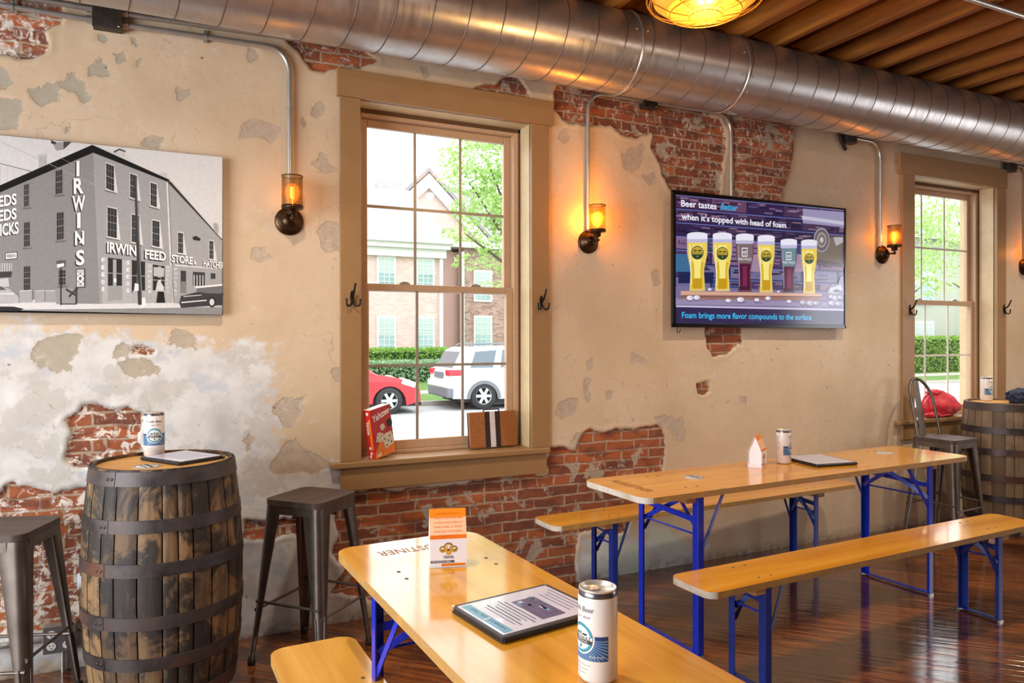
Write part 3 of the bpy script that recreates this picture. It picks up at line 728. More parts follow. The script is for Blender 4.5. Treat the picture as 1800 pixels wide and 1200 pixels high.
def hedge(name, label, x0, x1, y0, y1, z0, z1, n, size, seed, mat, cat='hedge'):
    r = np.random.RandomState(seed); mb = MB(); mb.keepn = True
    p = r.uniform(size=(n, 3))*np.array([x1-x0, y1-y0, z1-z0])+np.array([x0, y0, z0])
    # most leaves sit on the clipped outer faces
    k = r.randint(0, 3, n); p[k == 0, 1] = y0+r.uniform(-0.05, 0.1, (k == 0).sum()); p[k == 1, 2] = z1+r.uniform(-0.12, 0.05, (k == 1).sum())
    e1 = r.normal(size=(n, 3)); e1 /= np.linalg.norm(e1, axis=1)[:, None]; e2 = np.cross(e1, r.normal(size=(n, 3))); e2 /= np.linalg.norm(e2, axis=1)[:, None]
    vs = []; fs = []
    for i in range(n):
        b = len(vs); vs += [p[i]-e1[i]*size, p[i]-e2[i]*size*0.55, p[i]+e1[i]*size, p[i]+e2[i]*size*0.55]; fs.append((b, b+1, b+2, b+3))
    mb.add(vs, fs); cx = (x0+x1)/2
    o = mb.build(name, mat); tag(o, label, cat)
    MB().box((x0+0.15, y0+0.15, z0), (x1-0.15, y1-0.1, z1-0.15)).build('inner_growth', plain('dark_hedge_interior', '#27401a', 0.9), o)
    return o
hedge('clipped_hedge', 'low clipped hedge in front of the long brick building', 1.0, 12.5, 30.2, 31.4, GZ+0.1, 1.05, 9500, 0.065, 1, m_hedge)
hedge('flower_bed', 'grey-green bed of leafy plants along the foot of the clipped hedge', 1.0, 11.8, 28.9, 30.0, GZ+0.1, 0.55, 7500, 0.07, 2, m_grey_plant, 'plants')
hedge('tall_hedge', 'taller green hedge beyond the lawn, seen through the right hand window', 28, 52, 25.2, 27.0, GZ+0.1, 1.55, 16000, 0.075, 4, m_hedge)

# parked cars
m_tyre = plain('tyre_rubber', '#2c2c2d', 0.8); m_alloy = plain('silver_alloy', '#c6c8ca', 0.3, 0.7, var=0.03); m_cglass = plain('car_glass', '#5d6870', 0.08, var=0.05)
m_clad = plain('grey_plastic_cladding', '#6d7076', 0.6); m_tail = plain('red_lens', '#c8283a', 0.15); m_lens = plain('clear_lens', '#e7e0cf', 0.1)
m_blackp = plain('black_gap', '#19191b', 0.6)
def wheel(parent, x, y, r, side, wid=0.24):
    w = MB(); w.lathe([(r*0.62, -wid/2), (r*0.93, -wid/2), (r, -wid*0.36), (r, wid*0.36), (r*0.93, wid/2), (r*0.62, wid/2), (r*0.62, -wid/2)], 28, (0, 0, 0), 'Y')
    wo = w.build('wheel', m_tyre, parent, (x, y, r))
    rm = MB(); rm.lathe([(r*0.64, side*wid*0.45), (r*0.58, side*wid*0.40), (r*0.60, 0.0)], 28, (0, 0, 0), 'Y')
    for k in range(6):
        a = 2*PI*k/6; rm.bar((0, side*wid*0.42, 0), (r*0.6*math.cos(a), side*wid*0.38, r*0.6*math.sin(a)), r*0.2, 0.03, up=(0, 1, 0))
    rm.lathe([(0.0, side*wid*0.47), (r*0.15, side*wid*0.47), (r*0.17, side*wid*0.36)], 16, (0, 0, 0), 'Y')
    rm.build('rim', m_alloy, wo)
def arch(cx, r, n=10): return [(cx+r*math.cos(PI-PI*k/n), r*math.sin(PI-PI*k/n)*1.0+0.30) for k in range(n+1)]
def car(name, label, loc, rz, paint, L, wid, lower, green, wins, whl, r, clad, suv):
    """built facing +X; rear at x=0; near side y=0, far side y=wid"""
    t = thing(name, label, 'car', loc, rz)
    m_in = plain('dark_cabin', '#3a3d40', 0.7)
    lo = MB(); lo.prism(lower, 0.0, wid, 'Y'); lo.build('body', paint, t, bevel=0.07, seg=3, angle=35)
    ch = MB(); ch.box((0.35, 0.12, 0.2), (L-0.35, wid-0.12, 0.75)); ch.build('underbody', m_blackp, t)
    n = len(green); ins = 0.16
    zb = min(z for x, z in green); zt = max(z for x, z in green)
    def yof(z, s): k = (z-zb)/(zt-zb); return (0.03+ins*k) if s == 0 else wid-(0.03+ins*k)
    ca = MB(); ca.add([(x, yof(z, 0), z) for x, z in green]+[(x, yof(z, 1), z) for x, z in green], [tuple(range(n)), tuple(range(n, 2*n))]+[(i, (i+1) % n, n+(i+1) % n, n+i) for i in range(n)])
    ca.build('cabin', paint, t, bevel=0.06, seg=3, angle=30)
    for wn in wins:
        for s in (0, 1):
            e = -0.012 if s == 0 else 0.012
            g = MB(); m = len(wn); g.add([(x, yof(z, s)+e, z) for x, z in wn]+[(x, yof(z, s)-e, z) for x, z in wn], [tuple(range(m)), tuple(range(m, 2*m))]+[(i, (i+1) % m, m+(i+1) % m, m+i) for i in range(m)])
            g.build('side_window', m_cglass, t)
    for x in whl:
        wheel(t, x, 0.13, r, -1); wheel(t, x, wid-0.13, r, 1)
        if clad:
            for yy in (-0.012, wid-0.02):
                a0 = [(x+(r+0.13)*math.cos(PI*k/14), (r+0.13)*math.sin(PI*k/14)+0.30) for k in range(15)]; a1 = [(x+(r+0.03)*math.cos(PI*k/14), (r+0.03)*math.sin(PI*k/14)+0.30) for k in range(14, -1, -1)]
                MB().prism(a0+a1, yy, yy+0.032, 'Y').build('wheel_arch_trim', m_clad, t)
    return t
paintw = plain('white_car_paint', '#e3e5e8', 0.25, var=0.02, scale=2, Coat_Weight=0.6)
ra = 0.44
low_suv = [(0.0, 0.55), (0.02, 0.95), (0.10, 1.12), (4.0, 1.06), (4.55, 0.95), (4.68, 0.72), (4.66, 0.38)] + [(4.28, 0.30)] + [(3.82+ra*math.cos(PI*k/10), 0.30+ra*math.sin(PI*k/10)) for k in range(0, 11)] + [(1.45, 0.28)] + [(1.0+ra*math.cos(PI*k/10), 0.30+ra*math.sin(PI*k/10)) for k in range(0, 11)] + [(0.12, 0.32)]
gr_suv = [(0.10, 1.05), (0.42, 1.62), (0.62, 1.70), (2.6, 1.74), (3.05, 1.66), (3.75, 1.05)]
sv = car('white_suv', 'white sport utility car parked across the street, tail to the left', (6.80, 18.15, GZ), math.radians(-3), paintw, 4.68, 1.85, low_suv, gr_suv,
    [[(0.62, 1.14), (0.80, 1.58), (1.42, 1.62), (1.28, 1.14)], [(1.5, 1.14), (1.6, 1.63), (2.45, 1.64), (2.55, 1.14)], [(2.65, 1.14), (2.62, 1.63), (2.95, 1.58), (3.5, 1.14)]], (1.0, 3.82), 0.37, True, True)
b = MB(); b.box((-0.06, -0.01, 0.34), (0.14, 1.86, 0.62)); b.build('rear_bumper', m_clad, sv, bevel=0.04)
MB().box((-0.075, -0.005, 0.60), (0.10, 1.855, 0.78)).build('bumper_top', paintw, sv, bevel=0.04)
MB().add([(0.13, 0.14, 1.10), (0.13, 1.71, 1.10), (0.37, 1.60, 1.58), (0.37, 0.25, 1.58), (0.18, 0.14, 1.10), (0.18, 1.71, 1.10), (0.42, 1.60, 1.58), (0.42, 0.25, 1.58)], [(0, 1, 2, 3), (4, 5, 6, 7), (0, 1, 5, 4), (1, 2, 6, 5), (2, 3, 7, 6), (3, 0, 4, 7)]).build('rear_window', m_cglass, sv)
for y in (-0.02, 1.55): MB().box((-0.02, y, 0.93), (0.36 if y < 0 else 0.10, y+0.32, 1.10)).build('tail_light', m_tail, sv, bevel=0.03)
MB().box((-0.03, 0.55, 0.86), (0.02, 1.3, 1.02)).build('number_plate_recess', m_clad, sv)
rr_ = MB()
for y in (0.3, 1.55): rr_.tube(bend([(0.7, y, 1.70), (0.75, y, 1.78), (2.5, y, 1.80), (2.6, y, 1.73)], 0.06), 0.02, 8)
rr_.build('roof_rail', m_clad, sv)
paintr = plain('red_car_paint', '#c4262f', 0.25, var=0.02, scale=2, Coat_Weight=0.6)
low_van = [(0.0, 0.5), (0.0, 1.0), (3.5, 1.03), (4.2, 0.93), (4.62, 0.80), (4.80, 0.62), (4.83, 0.32), (4.45, 0.22)] + [(4.0+ra*math.cos(PI*k/10), 0.28+ra*math.sin(PI*k/10)) for k in range(0, 11)] + [(1.35, 0.26)] + [(0.9+ra*math.cos(PI*k/10), 0.28+ra*math.sin(PI*k/10)) for k in range(0, 11)] + [(0.1, 0.3)]
gr_van = [(0.05, 0.98), (0.25, 1.65), (0.6, 1.74), (2.4, 1.72), (2.9, 1.6), (3.75, 0.98)]
vn = car('red_minivan', 'red minivan parked across the street behind the board game box', (1.12, 18.10, GZ), math.radians(-2), paintr, 4.8, 1.9, low_van, gr_van,
    [[(0.5, 1.1), (0.6, 1.58), (1.4, 1.6), (1.4, 1.1)], [(1.5, 1.1), (1.5, 1.6), (2.4, 1.6), (2.5, 1.1)], [(2.6, 1.1), (2.55, 1.58), (2.85, 1.52), (3.4, 1.1)]], (0.9, 4.0), 0.35, False, False)
for y in (-0.02, 1.50): MB().add([(4.30, y, 0.78), (4.66, y, 0.66), (4.70, y, 0.80), (4.36, y, 0.93), (4.30, y+0.42, 0.78), (4.72, y+0.42, 0.66), (4.74, y+0.42, 0.76), (4.36, y+0.42, 0.93)], [(0, 1, 2, 3), (4, 5, 6, 7), (0, 1, 5, 4), (1, 2, 6, 5), (2, 3, 7, 6), (3, 0, 4, 7)]).build('headlight', m_lens, vn, bevel=0.02)
MB().box((4.45, 0.05, 0.2), (4.86, 1.85, 0.30)).build('front_valance', m_blackp, vn, bevel=0.03)

# ================================================================== DUCT, CONDUITS, LAMPS
t = NT('galvanised_steel'); v = t.coords(scale=(3, 3, 3)); n = t.noise(1.2, 5, 0.6, v); n2 = t.noise(9, 3, 0.6, v)
mpx = t.add('ShaderNodeMapping'); mpx.inputs['Scale'].default_value = (60, 3, 3); t.link(t.coords(), mpx.inputs['Vector']); br_ = t.noise(1, 3, 0.6, mpx.outputs[0])
t.set(t.ramp(t.math('ADD', t.math('MULTIPLY', n, 0.6), t.math('MULTIPLY', n2, 0.4)), ((0.3, (0.42, 0.385, 0.375)), (0.7, (0.58, 0.54, 0.53)))), t.fr(br_, 0.3, 0.7, 0.30, 0.42), 0.9, Anisotropic=0.5)
t.bump(t.math('ADD', t.math('MULTIPLY', n, 1.0), t.math('MULTIPLY', br_, 0.03)), 0.05, 0.02); m_galv = t.m
m_pipe = plain('galvanised_conduit', '#b4b3af', 0.32, 0.7, var=0.12, scale=20)
m_boxm = plain('weathered_steel_box', '#4f4740', 0.5, 0.7, var=0.3, scale=25)
m_screw = plain('bright_screw', '#c9c6bf', 0.3, 0.9)
DY, DZ, DR = 3.40, 3.07, 0.2187
duct = thing('spiral_duct', 'large galvanised spiral air duct running under the joists', 'duct', (0, DY, DZ))
mb = MB(); na = 72
xs_ = [XL+0.02]+[XL+0.02+i*0.5 for i in range(1, 24)]+[XR-0.02]
mb.lathe([(DR, x) for x in xs_], na, (0, 0, 0), 'X'); mb.build('duct_body', m_galv, duct)
pitch = 0.176; turns = int((XR-XL-0.1)/pitch); sp_ = []
mb = MB()
for i in range(turns*40+1):
    a = 2*PI*i/40; sp_.append((XL+0.05+pitch*i/40, (DR+0.0005)*math.cos(a), -(DR+0.0005)*math.sin(a)))
mb.tube(sp_, 0.0030, 6); mb.build('spiral_seam', plain('dull_seam_steel', '#6a625f', 0.42, 0.8, var=0.2), duct)
for jx in (-0.75, 2.30, 3.05, 6.9):
    b = MB(); b.lathe([(DR+0.001, jx-0.006), (DR+0.007, jx-0.005), (DR+0.009, jx), (DR+0.007, jx+0.005), (DR+0.001, jx+0.006)], 72, (0, 0, 0), 'X')
    bo = b.build('joint_band', m_galv, duct)
    s = MB()
    for a in (0.4, 1.7, 2.6, 3.9, 5.1): 
        for dx in (-0.03, 0.03): s.lathe([(0.006, 0), (0.005, 0.006), (0, 0.007)], 8, (0, 0, 0)); 
    sc = MB()
    for a in (3.5, 3.9, 4.4, 2.9):
        for dx in (-0.035, 0.035):
            p = Vector((jx+dx, (DR)*math.cos(a), DR*math.sin(a))); q = p+Vector((0, math.cos(a), math.sin(a)))*0.006; sc.tube([p, q], 0.005, 8)
    sc.build('screw', m_screw, bo)
# hanger straps of the duct
for hx in (-1.6, 1.4, 4.6, 7.2):
    h = MB(); h.bar((hx, 0, DR), (hx, 0, JB-DZ), 0.03, 0.002, up=(0, 1, 0)); h.build('hanger_strap', m_pipe, duct)

PY = D-0.022   # centre line of surface conduits
def conduit(name, label, pts, r=0.0125, rb=0.11, straps=(), group='surface conduits on the plaster wall'):
    t = thing(name, label, 'pipe', pts[0], 0, group); o = Vector(pts[0])
    MB().tube([p-o for p in bend(pts, rb, 10)], r, 14).build('pipe', m_pipe, t)
    for (sx, sz, ver) in straps:
        s = MB()
        if ver: s.box((sx-0.035, 0.006, sz-0.008), (sx+0.02, 0.020, sz+0.008)); s.lathe([(r+0.003, -0.008), (r+0.003, 0.008)], 14, (sx, 0, sz))
        else: s.box((sx-0.008, 0.006, sz-0.02), (sx+0.008, 0.020, sz+0.035)); s.lathe([(r+0.003, -0.008), (r+0.003, 0.008)], 14, (sx, 0, sz), 'X')
        s.build('pipe_strap', m_pipe, t)
    return t
conduit('conduit', 'lower of the two conduits left of the corner junction box', [(XL, PY, 2.905), (-0.295, PY, 2.905)], straps=[(2.8, 0, 0)])
conduit('conduit', 'upper of the two conduits left of the corner junction box', [(XL, PY, 2.955), (-0.295, PY, 2.955)], straps=[(2.8, 0, 0)])
conduit('conduit', 'conduit bending down to the wall lamp left of the window', [(-0.180, PY, 2.905), (0.556, PY, 2.92), (0.556, PY, 2.135)], rb=0.13, straps=[(0.35, 0.007, 0)])
conduit('conduit', 'upper conduit from the corner junction box passing behind the duct', [(-0.180, PY, 2.955), (2.0, PY, 3.02)])
conduit('conduit', 'conduit bending down to the wall lamp right of the window', [(2.682, PY, 2.965), (2.297, PY, 2.962), (2.297, PY, 2.13)], rb=0.13)
conduit('conduit', 'conduit bending down behind the television screen', [(2.80, PY, 2.965), (3.418, PY, 2.968), (3.418, PY, 2.3)], rb=0.13, straps=[(0.42, 0.001, 0)])
conduit('conduit', 'conduit bending down to the wall lamp by the far window', [(4.60, PY, 2.952), (4.886, PY, 2.95), (4.886, PY, 2.17)], rb=0.13)
conduit('conduit', 'conduit at the far right edge bending down to the last wall lamp', [(6.56, PY, 2.955), (6.74, PY, 2.955), (6.74, PY, 2.16)], rb=0.11)
conduit('conduit', 'straight steel conduit slung under the ceiling joists', [(2.6, 2.43, JB-0.02), (XR-0.05, 2.43, JB-0.02)], r=0.014, group='conduit under the ceiling')
def jbox(label, x, z, w, h):
    t = thing('junction_box', label, 'junction box', (x, D, z), 0, 'steel junction boxes')
    MB().box((-w/2, -0.05, -h/2), (w/2, 0.004, h/2)).build('box_body', m_boxm, t, bevel=0.003)
    MB().box((-w/2-0.002, -0.054, -h/2-0.002), (w/2+0.002, -0.049, h/2+0.002)).build('cover_plate', m_boxm, t, bevel=0.004)
    for sx, sz in ((-1, 1), (1, -1)): MB().lathe([(0.005, -0.054), (0.005, -0.056), (0, -0.057)], 8, (sx*w*0.4, 0, sz*h*0.4), 'Y').build('screw', m_screw, t)
    return t
def couple(root, pts):
    for (x, z) in pts: MB().lathe([(0.019, -0.012), (0.019, 0.012)], 6, (x, -0.022, z), 'X', sm=False).build('connector', m_pipe, root)
j = jbox('square steel junction box at the top left joining four conduits', -0.238, 2.933, 0.115, 0.125); couple(j, [(-0.07, -0.028), (-0.07, 0.022), (0.07, -0.028), (0.07, 0.022)])
j = jbox('junction box on the brick above the television, under the duct', 2.74, 2.968, 0.10, 0.10); couple(j, [(-0.06, -0.003), (0.06, -0.003)])
j = jbox('junction box under the duct left of the far window', 4.545, 2.95, 0.10, 0.09); couple(j, [(0.06, 0.0)])
j = jbox('dark junction box over the right corner of the far window', 6.505, 2.945, 0.11, 0.11); couple(j, [(0.065, 0.01)])
m_cable = plain('black_cable', '#1b1713', 0.6)
o = MB().tube([(4.445, D-0.015, 2.985), (4.470, D-0.02, 2.92), (4.520, D-0.014, 2.86)], [0.012, 0.014, 0.012], 8).build('loose_cable', m_cable); tag(o, 'short black cable hanging at the junction box left of the far window', 'cable')

m_bronze = plain('aged_bronze', '#4a3524', 0.35, 0.85, var=0.35, scale=40)
t = NT('bronze_wire_gauze'); tb = t.add('ShaderNodeBsdfTransparent'); tb.inputs[0].default_value = (1.0, 0.86, 0.62, 1); mx = t.add('ShaderNodeMixShader')
t.set((0.20, 0.115, 0.04), 0.4, 0.7)
tc = t.add('ShaderNodeTexCoord'); w1 = t.add('ShaderNodeTexWave', bands_direction='Z'); w1.inputs['Scale'].default_value = 160; t.link(tc.outputs['Object'], w1.inputs['Vector'])
t.link(t.fr(w1.outputs['Fac'], 0.3, 0.6, 0.35, 0.72), mx.inputs[0]); t.link(tb.outputs[0], mx.inputs[1]); t.link(t.p.outputs[0], mx.inputs[2]); t.link(mx.outputs[0], t.n['Material Output'].inputs[0]); m_gauze = t.m
t = NT('amber_bulb_glass'); tb = t.add('ShaderNodeBsdfTransparent'); tb.inputs[0].default_value = (1.0, 0.62, 0.2, 1); mx = t.add('ShaderNodeMixShader')
t.set((0.3, 0.12, 0.02), 0.1, 0.0, Emission_Color=C((1.0, 0.42, 0.05)), Emission_Strength=1.0); mx.inputs[0].default_value = 0.45
t.link(tb.outputs[0], mx.inputs[1]); t.link(t.p.outputs[0], mx.inputs[2]); t.link(mx.outputs[0], t.n['Material Output'].inputs[0]); m_bulb = t.m
m_fil = glow('hot_filament', (1.0, 0.72, 0.32), 14)
def sconce():
    t = thing('wall_sconce', '', 'wall lamp', (0, 0, 0))
    MB().lathe([(0.0, 0.004), (0.070, 0.004), (0.070, -0.004), (0.066, -0.010), (0.058, -0.011), (0.055, -0.018), (0.046, -0.022), (0.041, -0.034), (0.028, -0.046), (0.012, -0.052), (0.0, -0.053)], 40, (0, 0, 0), 'Y').build('back_plate', m_bronze, t)
    a = MB(); a.tube(bend([(0, -0.045, 0), (0, -0.105, 0.0), (0, -0.105, 0.03)], 0.012, 5), 0.006, 10); a.lathe([(0.0, -0.012), (0.011, -0.006), (0.012, 0.004), (0.009, 0.010)], 14, (0, -0.105, 0)); a.tube([(0.0, -0.105, 0), (0.018, -0.105, 0)], 0.004, 8); a.build('arm', m_bronze, t)
    MB().lathe([(0.0, 0.018), (0.018, 0.018), (0.022, 0.024), (0.022, 0.044), (0.050, 0.046), (0.052, 0.048), (0.052, 0.062), (0.049, 0.062), (0.0, 0.060)], 32, (0, -0.105, 0)).build('lamp_holder', m_bronze, t)
    s = MB(); s.lathe([(0.0495, 0.060), (0.0495, 0.205)], 40, (0, -0.105, 0)); so = s.build('mesh_shade', m_gauze, t)
    r_ = MB(); r_.tube([(0.0495*math.cos(2*PI*k/32), -0.105+0.0495*math.sin(2*PI*k/32), 0.205) for k in range(32)], 0.0028, 6, closed=True); r_.build('shade_rim', m_bronze, so)
    bo = MB().lathe([(0.012, 0.062), (0.014, 0.075), (0.026, 0.095), (0.035, 0.118), (0.036, 0.135), (0.030, 0.155), (0.016, 0.168), (0.0, 0.171)], 24, (0, -0.105, 0)).build('bulb', m_bulb, t)
    f = MB(); f.tube([(0.009*math.cos(k*0.8), -0.105+0.009*math.sin(k*0.8), 0.098+k*0.0013) for k in range(44)], 0.0022, 6); f.tube([(0, -0.105, 0.07), (0, -0.105, 0.10)], 0.002, 6); f.build('filament', m_fil, bo)
    return t
s1 = sconce(); s1['group'] = 'wire mesh wall lamps'; s1.location = (0.556, D-0.002, 2.063); s1['label'] = 'lit mesh wall lamp beside the black and white picture'
dup(s1, (2.310, D-0.002, 2.058), 0, 'lit mesh wall lamp between the near window and the television')
dup(s1, (4.93, D-0.002, 2.110), 0, 'lit mesh wall lamp just left of the far window')
dup(s1, (6.74, D-0.002, 2.09), 0, 'mesh wall lamp cut by the right edge of the photo')
for x, z, p in ((0.556, 2.195, 1.6), (2.310, 2.19, 27.0), (4.93, 2.24, 8.0), (6.74, 2.22, 5.0)):
    point('sconce_bulb_light', (x, D-0.107, z), p, (1.0, 0.56, 0.16), 0.03)

# pendant with a wire cage
pd = thing('cage_pendant_lamp', 'round amber pendant lamp in a wire cage hanging at the top', 'pendant lamp', (1.95, 2.28, 2.76))
t = NT('glowing_mica_shade'); n = t.noise(9, 5, 0.65, t.coords(scale=(1, 1, 3)), 1.2)
t.set((0.5, 0.22, 0.03), 0.4, 0.0, Emission_Color=t.ramp(n, ((0.3, (0.72, 0.19, 0.004)), (0.5, (1.0, 0.33, 0.01)), (0.72, (1.0, 0.50, 0.04)))), Emission_Strength=0.95); m_mica = t.m
m_wire = plain('brass_wire', '#c08a3a', 0.35, 0.8)
MB().lathe([(0.0, 0.012), (0.07, 0.014), (0.16, 0.034), (0.205, 0.07), (0.215, 0.12), (0.205, 0.30), (0.19, 0.32)], 48, (0, 0, 0)).build('mica_shade', m_mica, pd)
wr = MB()
def circ(r, z): return [(r*math.cos(2*PI*k/48), r*math.sin(2*PI*k/48), z) for k in range(48)]
for r, z in ((0.062, 0.0), (0.14, 0.016), (0.222, 0.06), (0.232, 0.075), (0.232, 0.30)): wr.tube(circ(r, z), 0.0028, 6, closed=True)
for k in range(10):
    a = 2*PI*k/10+0.2; c_, s_ = math.cos(a), math.sin(a)
    wr.tube([(0.062*c_, 0.062*s_, 0.0), (0.14*c_, 0.14*s_, 0.016), (0.205*c_, 0.205*s_, 0.048), (0.232*c_, 0.232*s_, 0.078), (0.232*c_, 0.232*s_, 0.30), (0.12*c_, 0.12*s_, 0.37)], 0.0028, 6)
wr.tube(bend([(-0.12, -0.2, 0.055), (-0.16, -0.22, 0.028), (-0.08, -0.245, 0.03)], 0.02), 0.0028, 6)
wr.build('wire_cage', m_wire, pd)
MB().lathe([(0.0, 0.31), (0.20, 0.315), (0.15, 0.36), (0.05, 0.40), (0.03, 0.46), (0.0, 0.46)], 40, (0, 0, 0)).build('top_cap', m_bronze, pd)
MB().tube([(0, 0, 0.45), (0, 0, JB-2.76+0.01)], 0.009, 10).build('stem', m_bronze, pd)
point('pendant_bulb_light', (1.95, 2.28, 2.64), 20, (1.0, 0.58, 0.2), 0.03)

# ================================================================== TELEVISION
TY = 3.705
def tvp(cx, cy): p = at_y(1170+cx/4.445, 320+cy/4.445, TY); return (p.x, p.z)
TX0, TX1, TZ0, TZ1 = 2.903, 4.466, 1.5435, 2.417
tv = thing('television', 'flat television showing six beer glasses and lettering', 'television', (TX0, TY, TZ0))
m_tvb = plain('glossy_black_bezel', '#0d0d10', 0.18)
w_, h_ = TX1-TX0, TZ1-TZ0
MB().box((0, 0.004, 0), (w_, 0.022, h_)).build('tv_body', m_tvb, tv, bevel=0.005)
bz = MB(); b_ = 0.014
bz.box((0, -0.004, 0), (w_, 0.006, b_+0.012)); bz.box((0, -0.004, h_-b_), (w_, 0.006, h_)); bz.box((0, -0.004, 0), (b_, 0.006, h_)); bz.box((w_-b_, -0.004, 0), (w_, 0.006, h_)); bz.build('bezel', m_tvb, tv, bevel=0.002)
MB().box((w_*0.4, 0.022, h_*0.3), (w_*0.6, D+0.006-TY, h_*0.7)).build('wall_mount', m_boxm, tv)
scr = MB(); smats = []; sidx = {}
def sm(hexc, s=0.95):
    k = (hexc, s)
    if k not in sidx:
        sidx[k] = len(smats); smats.append(glow('screen_%s_%d' % (hexc[1:], int(s*100)), hexc, s))
    return sidx[k]
class Layers:
    """stacks flat printed shapes just far enough apart that each lies over the ones it covers"""
    def __init__(self): self.b = []
    def put(self, pts):
        x0 = min(p[0] for p in pts); x1 = max(p[0] for p in pts); y0 = min(p[1] for p in pts); y1 = max(p[1] for p in pts)
        l = 1+max([q[4] for q in self.b if q[0] < x1 and q[1] > x0 and q[2] < y1 and q[3] > y0] or [0])
        self.b.append((x0, x1, y0, y1, l)); return l
LS = Layers()
def S(pts, hexc, s=0.95, up=1):
    y = 0.0030-0.00014*LS.put(pts)
    scr.add([(tvp(a, b)[0]-TX0, y, tvp(a, b)[1]-TZ0) for a, b in pts], [tuple(range(len(pts)))], sm(hexc, s))
def Stext(s, cx0, cy0, cx1, cy1, hpx, hexc, italic=0.0, bold=0.002, st=0.95):
    y = 0.0030-0.00014*LS.put([(cx0, cy0-hpx*1.2), (cx1, cy1+hpx*0.4)])
    a = Vector(tvp(cx0, cy0)); b = Vector(tvp(cx1, cy1)); d = (b-a); L = d.length; d.normalize(); n_ = Vector((-d.y, d.x))
    hh = abs(tvp(cx0, cy0)[1]-tvp(cx0, cy0-hpx)[1])
    put_text(scr, s, lambda p, q: (a.x+d.x*p+n_.x*q-TX0, y, a.y+d.y*p+n_.y*q-TZ0), width=L, height=hh, mi=sm(hexc, st), italic=italic, bold=bold)
def lerp(a, b, t): return a+(b-a)*t
# edges of the lit picture in crop pixels: a trapezium
def Q(u, v):
    """u,v in 0..1 over the screen, v down"""
    x = lerp(82, 1393, u); yt = lerp(98, 218, u); yb = lerp(1103, 1122, u); return (x, lerp(yt, yb, v))
def SR(u0, v0, u1, v1, hexc, s=0.95): S([Q(u0, v0), Q(u1, v0), Q(u1, v1), Q(u0, v1)], hexc, s)
SR(0, 0, 1, 1, '#2a2350')
rr = random.Random(4)
rows = 7
for i in range(rows):
    v0 = i*0.107; off = (i % 2)*0.11
    for k in range(-1, 6):
        u0 = k*0.215+off; u1 = u0+0.205
        a, b = max(0, u0), min(1, u1)
        if b-a < 0.01: continue
        vv = min(v0+0.096, 0.745)
        tone = rr.choice(['#3a2748', '#4d3050', '#5c3c5e', '#33244a', '#473352', '#2c2345', '#6a4560'] if i < 3 else ['#5d3f66', '#75527a', '#8a6a90', '#4a3560', '#6d6a94', '#3d4a78', '#866488'])
        SR(a, v0+0.006, b, vv, tone)
        for _ in range(12):
            x = lerp(a, b, rr.random()*0.8); y = lerp(v0+0.01, vv, rr.random()*0.8); SR(x, y, min(b, x+0.05), min(vv, y+0.012), rr.choice(['#8a6f96', '#54406a', '#251c3c', '#9d7f9a']), 0.7)
    SR(0, v0, 1, v0+0.006, rr.choice(['#6f78b8', '#7a86c4', '#4a4f8a']))
# window, round shape, brighter brick at the upper right
S([Q(0.755, 0.02), Q(1, 0.02), Q(1, 0.15), Q(0.755, 0.14)], '#9a93b4'); S([Q(0.75, 0.08), Q(1, 0.1), Q(1, 0.13), Q(0.75, 0.11)], '#c9c6dd', 0.9)
S([Q(0.82, 0.22), Q(1, 0.22), Q(1, 0.50), Q(0.82, 0.48)], '#5b5058'); S([Q(0.84, 0.26), Q(0.99, 0.24), Q(0.99, 0.46), Q(0.84, 0.44)], '#7a6d62')
for rx, c_ in ((62, '#9e97a0'), (54, '#6b6066'), (38, '#a9a09c'), (30, '#7c7270'), (14, '#c8c0bc')): S([(1218+rx*math.cos(2*PI*i/28), 452+rx*1.55*math.sin(2*PI*i/28)) for i in range(28)], c_)
S([(1310, 430), (1385, 430), (1385, 470), (1330, 500)], '#b8b0b4')
for x0 in (80, 640, 960):
    S([(x0, 560), (x0+130, 565), (x0+130, 700), (x0, 700)], '#3f6f9a' if x0 == 80 else '#a58aa4', 0.9)
S([(100, 700), (380, 705), (370, 790), (100, 790)], '#1d2350')
# table top and board
S([Q(0, 0.735), Q(1, 0.70), Q(1, 1), Q(0, 1)], '#332a52'); S([(80, 812), (1393, 860), (1393, 990), (80, 962)], '#7c6f96'); S([(80, 905), (1393, 940), (1393, 975), (80, 955)], '#988cae')
S([(82, 962), (1393, 990), (1393, 1005), (82, 975)], '#c9bfdd'); 
rr = random.Random(9)
for k in range(40): x = rr.uniform(90, 1300); y = lerp(830, 870, (x-80)/1313)+rr.uniform(0, 100); S([(x, y), (x+60, y+3), (x+58, y+7), (x-2, y+4)], rr.choice(['#5e5280', '#a89cc0', '#6d6090']), 0.8)
for k in range(30): x = rr.uniform(90, 1300); y = 1010+rr.uniform(0, 85); S([(x, y), (x+90, y+1), (x+88, y+7), (x-2, y+6)], rr.choice(['#2a2146', '#473b6c', '#3b3060']), 0.8)
S([(120, 850), (1222, 872), (1222, 893), (118, 892)], '#d8a890'); S([(118, 880), (1222, 890), (1205, 925), (125, 915)], '#9c6f66'); S([(118, 892), (1222, 893), (1220, 897), (118, 897)], '#5a3a44')
